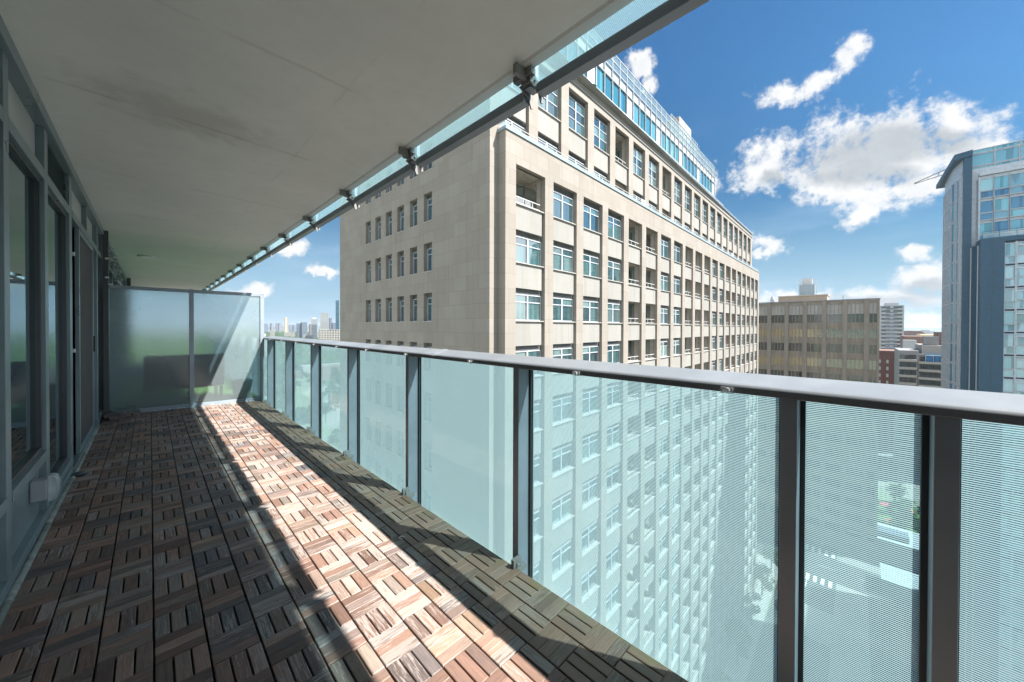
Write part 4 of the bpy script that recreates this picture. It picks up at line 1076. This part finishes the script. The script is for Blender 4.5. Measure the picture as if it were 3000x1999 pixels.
# right-hand gap
t_ = ftower('tower', 424, -20, 11, 13.5, ZG, 20, 0, 'pale tower with blue balcony bands in the gap right of the brown office block', 'white_conc', cols=2, top=(.2, .2, 2.2), grp='buildings in the gap at the right')
mb = MB()
z = 70.5
while z > 4: mb.box(-5.75, -5.56, -3.1, 3.1, z, z + 1.3); mb.box(-5.9, -5.751, -3.1, 3.1, z, z + .18, 1); z -= 2.9
c = bpy.data.objects.new('balcony_bands', mb.mesh('balcony_bands', ['blue_grey', 'white_rail'])); finish(c, 'balcony_bands', t_, kind='stuff')
def block(name, x0, x1, y0, y1, z1, wall, label, extras=None, cat='building', z0=G):
    t_ = thing(name, ((x0 + x1) / 2, (y0 + y1) / 2, z0), label, cat); mb = MB(); mb.box(x0, x1, y0, y1, z0, z1); mb.build('wall', wall, t_); return t_
rb = block('brick_building', 230, 246, -16, -6, -9.3, 'red_brick', 'red brick building with rows of white windows below the pale tower')
mb = MB()
for k in range(8):
    z = -14.2 - 3.1 * k
    for y in (-15, -12.6, -10.2, -7.8): mb.mark(); mb.quad([(229.94, y, z), (229.94, y - 1.3 + 2.0, z), (229.94, y + .7, z + 1.5), (229.94, y, z + 1.5)])
mb.build_split('window', 'white_panel', rb)
mb = MB(); mb.box(229.7, 246, -16, -6, -9.29, -8.6); mb.build('parapet', 'rust_brick', rb)
tb = thing('terraced_building', (212, -22, G), 'grey concrete apartment building with stepped balconies at the right', 'building')
mb = MB(); mb.box(201, 225, -34, -16.6, G, -8.2); mb.box(200, 224, -16.59, -11.6, G, -7.0, 0); mb.box(204, 226, -34, -17.6, -8.2, -5.0, 1); mb.box(206, 212, -22, -18.5, -5, -1.6); mb.box(209, 220, -30, -22, -4.99, .0, 2)
mb.build('wall', ['mid_grey', 'pale_conc', 'rust_brick'], tb)
mb = MB(); gl2 = MB()
for k in range(14):
    z = -11.6 - 2.9 * k
    mb.box(198.6, 201, -34, -16.4, z, z + .75); gl2.box(200.9, 200.97, -33.5, -17, z + .9, z + 2.4)
    mb.box(198.3, 200, -16.0, -11.5, z + .5, z + 1.3); gl2.box(199.9, 199.97, -15.9, -11.8, z + 1.4, z + 3.0)
mb.build('balcony_fronts', 'pale_conc', tb, kind='stuff'); gl2.build('glazing', 'dark_office_glass', tb, kind='stuff')
mb = MB(); mb.prism([(199.4, -8.6), (199.4, -11.2), (202, -11.2), (202, -7.9)], 'y', -33, -18.2); mb.build('conservatory', 'tower_glass', tb)
mb = MB()
for k in range(9): y = -33 + k * 1.85; mb.box(199.3, 199.4, y, y + .1, -11.2, -8.6); 
mb.box(199.25, 202.1, -33.1, -18.1, -8.61, -8.5); mb.build('conservatory_frame', 'white_rail', tb)
rr = random.Random(21)
BL = [('low brown block with a flat roof beyond the terraced building', 340, 372, -46, -22, -3.6, 'rust_brick'), ('long beige low building far behind the terraced roofs', 420, 450, -66, -36, -3.2, 'cream_conc'),
      ('grey block with a red hipped roof far right of the pale tower', 690, 730, -64, -38, -6.5, 'blue_grey'), ('small white plant room on the roofs beyond the terraces', 300, 306, -24, -19, -5.2, 'white_conc'),
      ('dark low block between the red roof and the beige building', 560, 590, -62, -46, -5.5, 'blue_grey')]
for lab, x0, x1, y0, y1, z1, w in BL: block('low_building', x0, x1, y0, y1, z1, w, lab)
mb = MB(); mb.prism([(-65, -6.5), (-37, -6.5), (-44, -1.6), (-58, -1.6)], 'x', 688, 732, 0)
mb.build('hipped_roof', 'rust_brick', label='red hipped roof on the far grey block', cat='roof')
# suburbs: one sheet of far-off roofs and woods, hills on the horizon
mb = MB(); rr = random.Random(4)
for k in range(420):
    a = R(rr.uniform(84, 104)); d = rr.uniform(500, 4200); x, y = d * math.sin(a), d * math.cos(a); s_ = rr.uniform(6, 22); h = rr.uniform(6, 26) if rr.random() < .9 else rr.uniform(30, 48)
    mb.box(x - s_, x + s_, y - s_, y + s_, G, G + h, rr.randrange(4))
for k in range(260):
    a = R(rr.uniform(2, 24)); d = rr.uniform(420, 900); x, y = d * math.sin(a), d * math.cos(a); s_ = rr.uniform(5, 11)
    if a > R(15.5) or rr.random() < .25: mb.box(x - s_, x + s_, y - s_, y + s_, G, G + rr.uniform(6, 14), rr.randrange(4))
mb.build('far_suburb', ['mid_grey', 'pale_conc', 'rust_brick', 'blue_grey'], kind='stuff', label='hazy spread of far off low roofs', cat='suburb')
def hills_mesh():
    mb = MB(); n = 120; rr = random.Random(8); prev = None
    for k in range(n + 1):
        a = R(-5 + 125 * k / n); h = 18 + 9 * math.sin(k * .23) + 6 * math.sin(k * .71) + rr.uniform(-2, 2); d = 7200
        P = [(d * math.sin(a), d * math.cos(a), G), (d * 1.12 * math.sin(a), d * 1.12 * math.cos(a), h), (d * 1.4 * math.sin(a), d * 1.4 * math.cos(a), h * .9)]
        if prev: mb.quad([prev[0], P[0], P[1], prev[1]]); mb.quad([prev[1], P[1], P[2], prev[2]])
        prev = P
    return mb
hills_mesh().build('hills', 'leaf_far', kind='structure')

# ------------------------------------------------------------------ trees
def crown(rr, H, Rr, n, leaf):
    mb = MB(); cl = []
    for k in range(rr.randint(9, 13)):
        a = rr.uniform(0, 6.28); q = rr.random() ** .6 * Rr * .72; z = H * (.42 + .5 * rr.random()) - q * .18
        cl.append((Vector((q * math.cos(a), q * math.sin(a), z)), Rr * rr.uniform(.28, .46)))
    for k in range(n):
        c, r = rr.choice(cl); d = Vector((rr.gauss(0, 1), rr.gauss(0, 1), rr.gauss(0, .8))).normalized(); p = c + d * r * rr.uniform(.6, 1.08)
        nn = (d + Vector((rr.gauss(0, .5), rr.gauss(0, .5), rr.gauss(.3, .5)))).normalized(); a = nn.orthogonal().normalized(); b = nn.cross(a); th = rr.uniform(0, 6.28); a, b = a * math.cos(th) + b * math.sin(th), b * math.cos(th) - a * math.sin(th)
        s_ = leaf * rr.uniform(.6, 1.3); mb.quad([p - a * s_, p - b * s_ * .7, p + a * s_, p + b * s_ * .7])
    return mb
def trunk(rr, H):
    mb = MB(); mb.cyl((0, 0, 0), (.1, 0, H * .45), .3, .2, 7)
    for k in range(5):
        a = k * 1.256 + rr.random(); mb.cyl((.1, 0, H * (.3 + .03 * k)), (math.cos(a) * H * .2, math.sin(a) * H * .2, H * (.58 + .05 * k)), .13, .04, 5)
    return mb
protos = []
for k in range(6):
    rr = random.Random(50 + k); H = rr.uniform(10, 15); mt = ('leaf_dark', 'leaf_mid', 'leaf_far')[k % 3]
    protos.append((crown(rr, H, H * .38, 520, H * .045).mesh('crown', [mt]), trunk(rr, H).mesh('trunk', ['bark'])))
rr = random.Random(31)
def tree(x, y, s_, k, lab, grp, z=G):
    t_ = thing('tree', (x, y, z), lab, 'tree', grp, rr.uniform(0, 6.28)); t_.scale = (s_, s_, s_ * rr.uniform(.85, 1.1))
    for me, nm in zip(protos[k], ('crown', 'trunk')):
        c = bpy.data.objects.new(nm, me); finish(c, nm, t_)
shade_word = ['dark green', 'bright green', 'mid green']
n_t = 0
while n_t < 150:
    a = R(rr.uniform(3, 24)); d = 95 + rr.random() ** .8 * 420; x, y = d * math.sin(a), d * math.cos(a)
    if 0 < x < 14 or (x > XG - 5 and y < 46) : continue
    k = rr.randrange(6); tree(x, y, rr.uniform(.7, 1.15), k, 'leafy tree in the park below, seen through the striped glass toward the left', 'park trees below the railing'); n_t += 1
for k, (x, y) in enumerate([(133, -7.5), (140, -9.5), (147, -8.2), (156, -11), (138, -13), (150, -14.5), (163, -9)]):
    tree(x, y, rr.uniform(.42, .6), (1, 4, 2)[k % 3], 'small garden tree beside the red parasols, through the right hand glass', 'garden trees by the parasols')
# the far wood, one mass
mb = MB(); rr = random.Random(77)
ico = [(0, 0, 1), (.894, 0, .447), (.276, .851, .447), (-.724, .526, .447), (-.724, -.526, .447), (.276, -.851, .447), (.724, .526, -.447), (-.276, .851, -.447), (-.894, 0, -.447), (-.276, -.851, -.447), (.724, -.526, -.447)]
icf = [(0, 1, 2), (0, 2, 3), (0, 3, 4), (0, 4, 5), (0, 5, 1), (1, 6, 2), (2, 7, 3), (3, 8, 4), (4, 9, 5), (5, 10, 1), (6, 7, 2), (7, 8, 3), (8, 9, 4), (9, 10, 5), (10, 6, 1)]
for k in range(9000):
    a = R(rr.uniform(-2, 26)); d = 480 + 2900 * rr.random() ** 1.5; x, y = d * math.sin(a), d * math.cos(a); s_ = rr.uniform(3.5, 7.5) * (1 + d / 4000); h = rr.uniform(7, 13)
    i = len(mb.v); mb.v += [(x + vx * s_ * rr.uniform(.75, 1.25), y + vy * s_ * rr.uniform(.75, 1.25), G + h + vz * s_ * rr.uniform(.6, .9)) for vx, vy, vz in ico]
    for f in icf: mb.f.append(tuple(i + j for j in f)); mb.m.append(k % 3); mb.a.append(None)
mb.build('woodland', ['leaf_far', 'leaf_mid', 'leaf_dark'], kind='stuff', label='wide green wood stretching to the left horizon', cat='woodland')

# ------------------------------------------------------------------ the street and yards below the right-hand glass
plain('white_membrane', (.38, .42, .44), .5); plain('blue_canvas', (.12, .30, .55), .6); plain('red_canvas', (.62, .10, .12), .7); plain('tar_roof', (.10, .10, .105), .9, .2, .6); plain('gravel_roof', (.33, .33, .31), .95, .2, 2)
cp = thing('canopy_building', (122, -6, G), 'low white roofed pavilion across the street below the right hand glass', 'building')
mb = MB(); mb.box(120.3, 129, -22, 1.0, G, G + 5.5, 1); mb.box(119.8, 129.5, -22.5, 1.4, G + 5.5, G + 5.8, 0); mb.box(121.5, 125, -9, -3, G + 5.8, G + 6.9, 2); mb.build('roof', ['white_membrane', 'mid_grey', 'blue_grey'], cp)
kd = thing('kiosk', (112, -8, G), 'small white roofed kiosk in front of the pavilion', 'kiosk')
mb = MB(); mb.box(106.4, 112.8, -12, -4.2, G, G + 3, 1); mb.box(106, 113.2, -12.4, -4, G + 3, G + 3.25, 0); mb.build('roof', ['white_membrane', 'mid_grey'], kd)
for k, (x, y) in enumerate(((154.3, -7.1), (153.9, -10.5), (142, -7.8))):
    t_ = thing('parasol', (x, y, G), ['red garden parasol, back left of three below the right hand glass', 'red garden parasol, back right of three below the right hand glass', 'red garden parasol, nearest of three below the right hand glass'][k], 'parasol', 'red garden parasols')
    mb = MB(); mb.cyl((x, y, G + 2.4), (x, y, G + 3.1), 1.9, .05, 10); mb.build('canopy', 'red_canvas', t_); mb = MB(); mb.cyl((x, y, G), (x, y, G + 2.4), .05, n=6); mb.build('pole', 'white_rail', t_)
mb = MB(); mb.quad([(129.6, -18, G + .02), (165, -18, G + .02), (165, -4, G + .02), (129.6, -4, G + .02)]); mb.build('lawn', 'turf', kind='structure')
mb = MB(); mb.box(82, 91, 1.9, 8.0, G + .0, G + .35); mb.build('plaza_slab', 'gravel_roof', kind='structure')
def car(x, y, rz, col, lab):
    nm = 'car_' + lab.split()[0]
    if nm not in M: paintmetal(nm, col, .25)
    t_ = thing('parked_car', (x, y, G + .012), lab, 'car', 'cars on the street below', rz)
    mb = MB(); prof = [(-2.2, .35), (-2.25, .8), (-1.9, .95), (-1.2, 1.0), (-.7, 1.45), (.9, 1.47), (1.5, 1.0), (2.15, .85), (2.2, .35)]
    i0 = len(mb.v); mb.prism([(a, b) for a, b in prof], 'y', -.88, .88)
    me = mb.mesh('body', [nm]); c = bpy.data.objects.new('body', me); finish(c, 'body', t_); b_ = c.modifiers.new('bevel', 'BEVEL'); b_.width = .08; b_.segments = 2
    mb = MB(); mb.prism([(-1.1, 1.02), (-.66, 1.42), (.86, 1.44), (1.38, 1.02)], 'y', -.895, .895); mb.quad([(-1.23, -.75, 1.0), (-1.23, .75, 1.0), (-.73, .7, 1.44), (-.73, -.7, 1.44)]); mb.quad([(1.53, -.75, 1.0), (1.53, .75, 1.0), (.93, .7, 1.46), (.93, -.7, 1.46)])
    c = bpy.data.objects.new('windows', mb.mesh('windows', ['dark_office_glass'])); finish(c, 'windows', t_)
    for wx in (-1.4, 1.35):
        for wy in (-.90, .72):
            mb = MB(); mb.cyl((wx, wy, .33), (wx, wy + .18, .33), .33, n=14); c = bpy.data.objects.new('wheel', mb.mesh('wheel', ['rubber'])); finish(c, 'wheel', t_)
car(88, 5.0 + 4.6, 0, (.5, .5, .5), 'silver parked car on the street, nearest the limestone building corner'); car(96, 9.8, 0, (.03, .03, .035), 'black parked car on the street behind the silver one'); car(107, -16, R(90), (.6, .6, .6), 'white car on the cross street near the kiosk')
car(60, 4.6, 0, (.25, .03, .03), 'red parked car on the street below the middle of the limestone front'); car(72, 9.9, 0, (.05, .08, .16), 'navy parked car on the street below the middle of the limestone front')
mb = MB()
for k in range(7): mb.box(101.0, 103.4, 3.4 + k * 1.25, 4.0 + k * 1.25, G + .014, G + .018); mb.box(114.6, 117.0, 3.4 + k * 1.25, 4.0 + k * 1.25, G + .014, G + .018)
mb.build('crosswalk', 'road_paint', kind='structure')
for k, x in enumerate((20, 31, 43, 55, 67, 78, 88, 99)):
    tree(x, 13.6, .5, k % 6, 'young street tree on the pavement at the foot of the limestone front', 'street trees by the limestone building', G + .13)
# low roofs beyond the shaded end wall, seen through the left panes
rr = random.Random(12)
LR = [(16, 34, 46, 60, -38, 'gravel_roof', 'flat gravel roof just behind the limestone building, through the middle panes'), (38, 62, 48, 80, -30, 'tar_roof', 'broad dark flat roof behind the limestone building'), (40, 70, 92, 112, -42, 'gravel_roof', 'pale flat roof with rooftop boxes, through the third pane from the far end'),
      (16, 30, 70, 92, -44, 'tar_roof', 'dark flat roof between the park trees and the limestone building'), (74, 100, 130, 160, -44, 'gravel_roof', 'long low grey roof among the park trees'), (-30, 0, 60, 90, -46, 'gravel_roof', 'low roof below the far end of the deck')]
for x0, x1, y0, y1, z1, m_, lab in LR:
    t_ = block('low_roof', x0, x1, y0, y1, z1, m_, lab)
    mb = MB()
    for q in range(5): ax, ay, s_ = rr.uniform(x0 + 2, x1 - 4), rr.uniform(y0 + 2, y1 - 4), rr.uniform(1, 3); mb.box(ax, ax + s_, ay, ay + s_ * .8, z1, z1 + s_ * .6)
    for a_, b_, c_, d_ in ((x0, x1, y0, y0 + .4), (x0, x1, y1 - .4, y1), (x0, x0 + .4, y0 + .41, y1 - .41), (x1 - .4, x1, y0 + .41, y1 - .41)): mb.box(a_, b_, c_, d_, z1, z1 + .8)
    mb.build('rooftop_units', 'white_membrane', t_, kind='stuff')

# ------------------------------------------------------------------ the air
hm = bpy.data.materials.new('haze_air'); hm.use_nodes = True; t = NT(hm.node_tree); t.n.clear()
o_ = t.n.new('ShaderNodeOutputMaterial'); v = t.n.new('ShaderNodeVolumePrincipled'); v.inputs['Color'].default_value = (.72, .84, 1, 1); v.inputs['Density'].default_value = .00013
v.inputs['Anisotropy'].default_value = .2
t.l.new(v.outputs[0], o_.inputs['Volume'])
M['haze_air'] = hm
mb = MB(); mb.box(-200, 10400, -1400, 10400, G - 1, 85)
mb.build('haze', 'haze_air', kind='stuff')
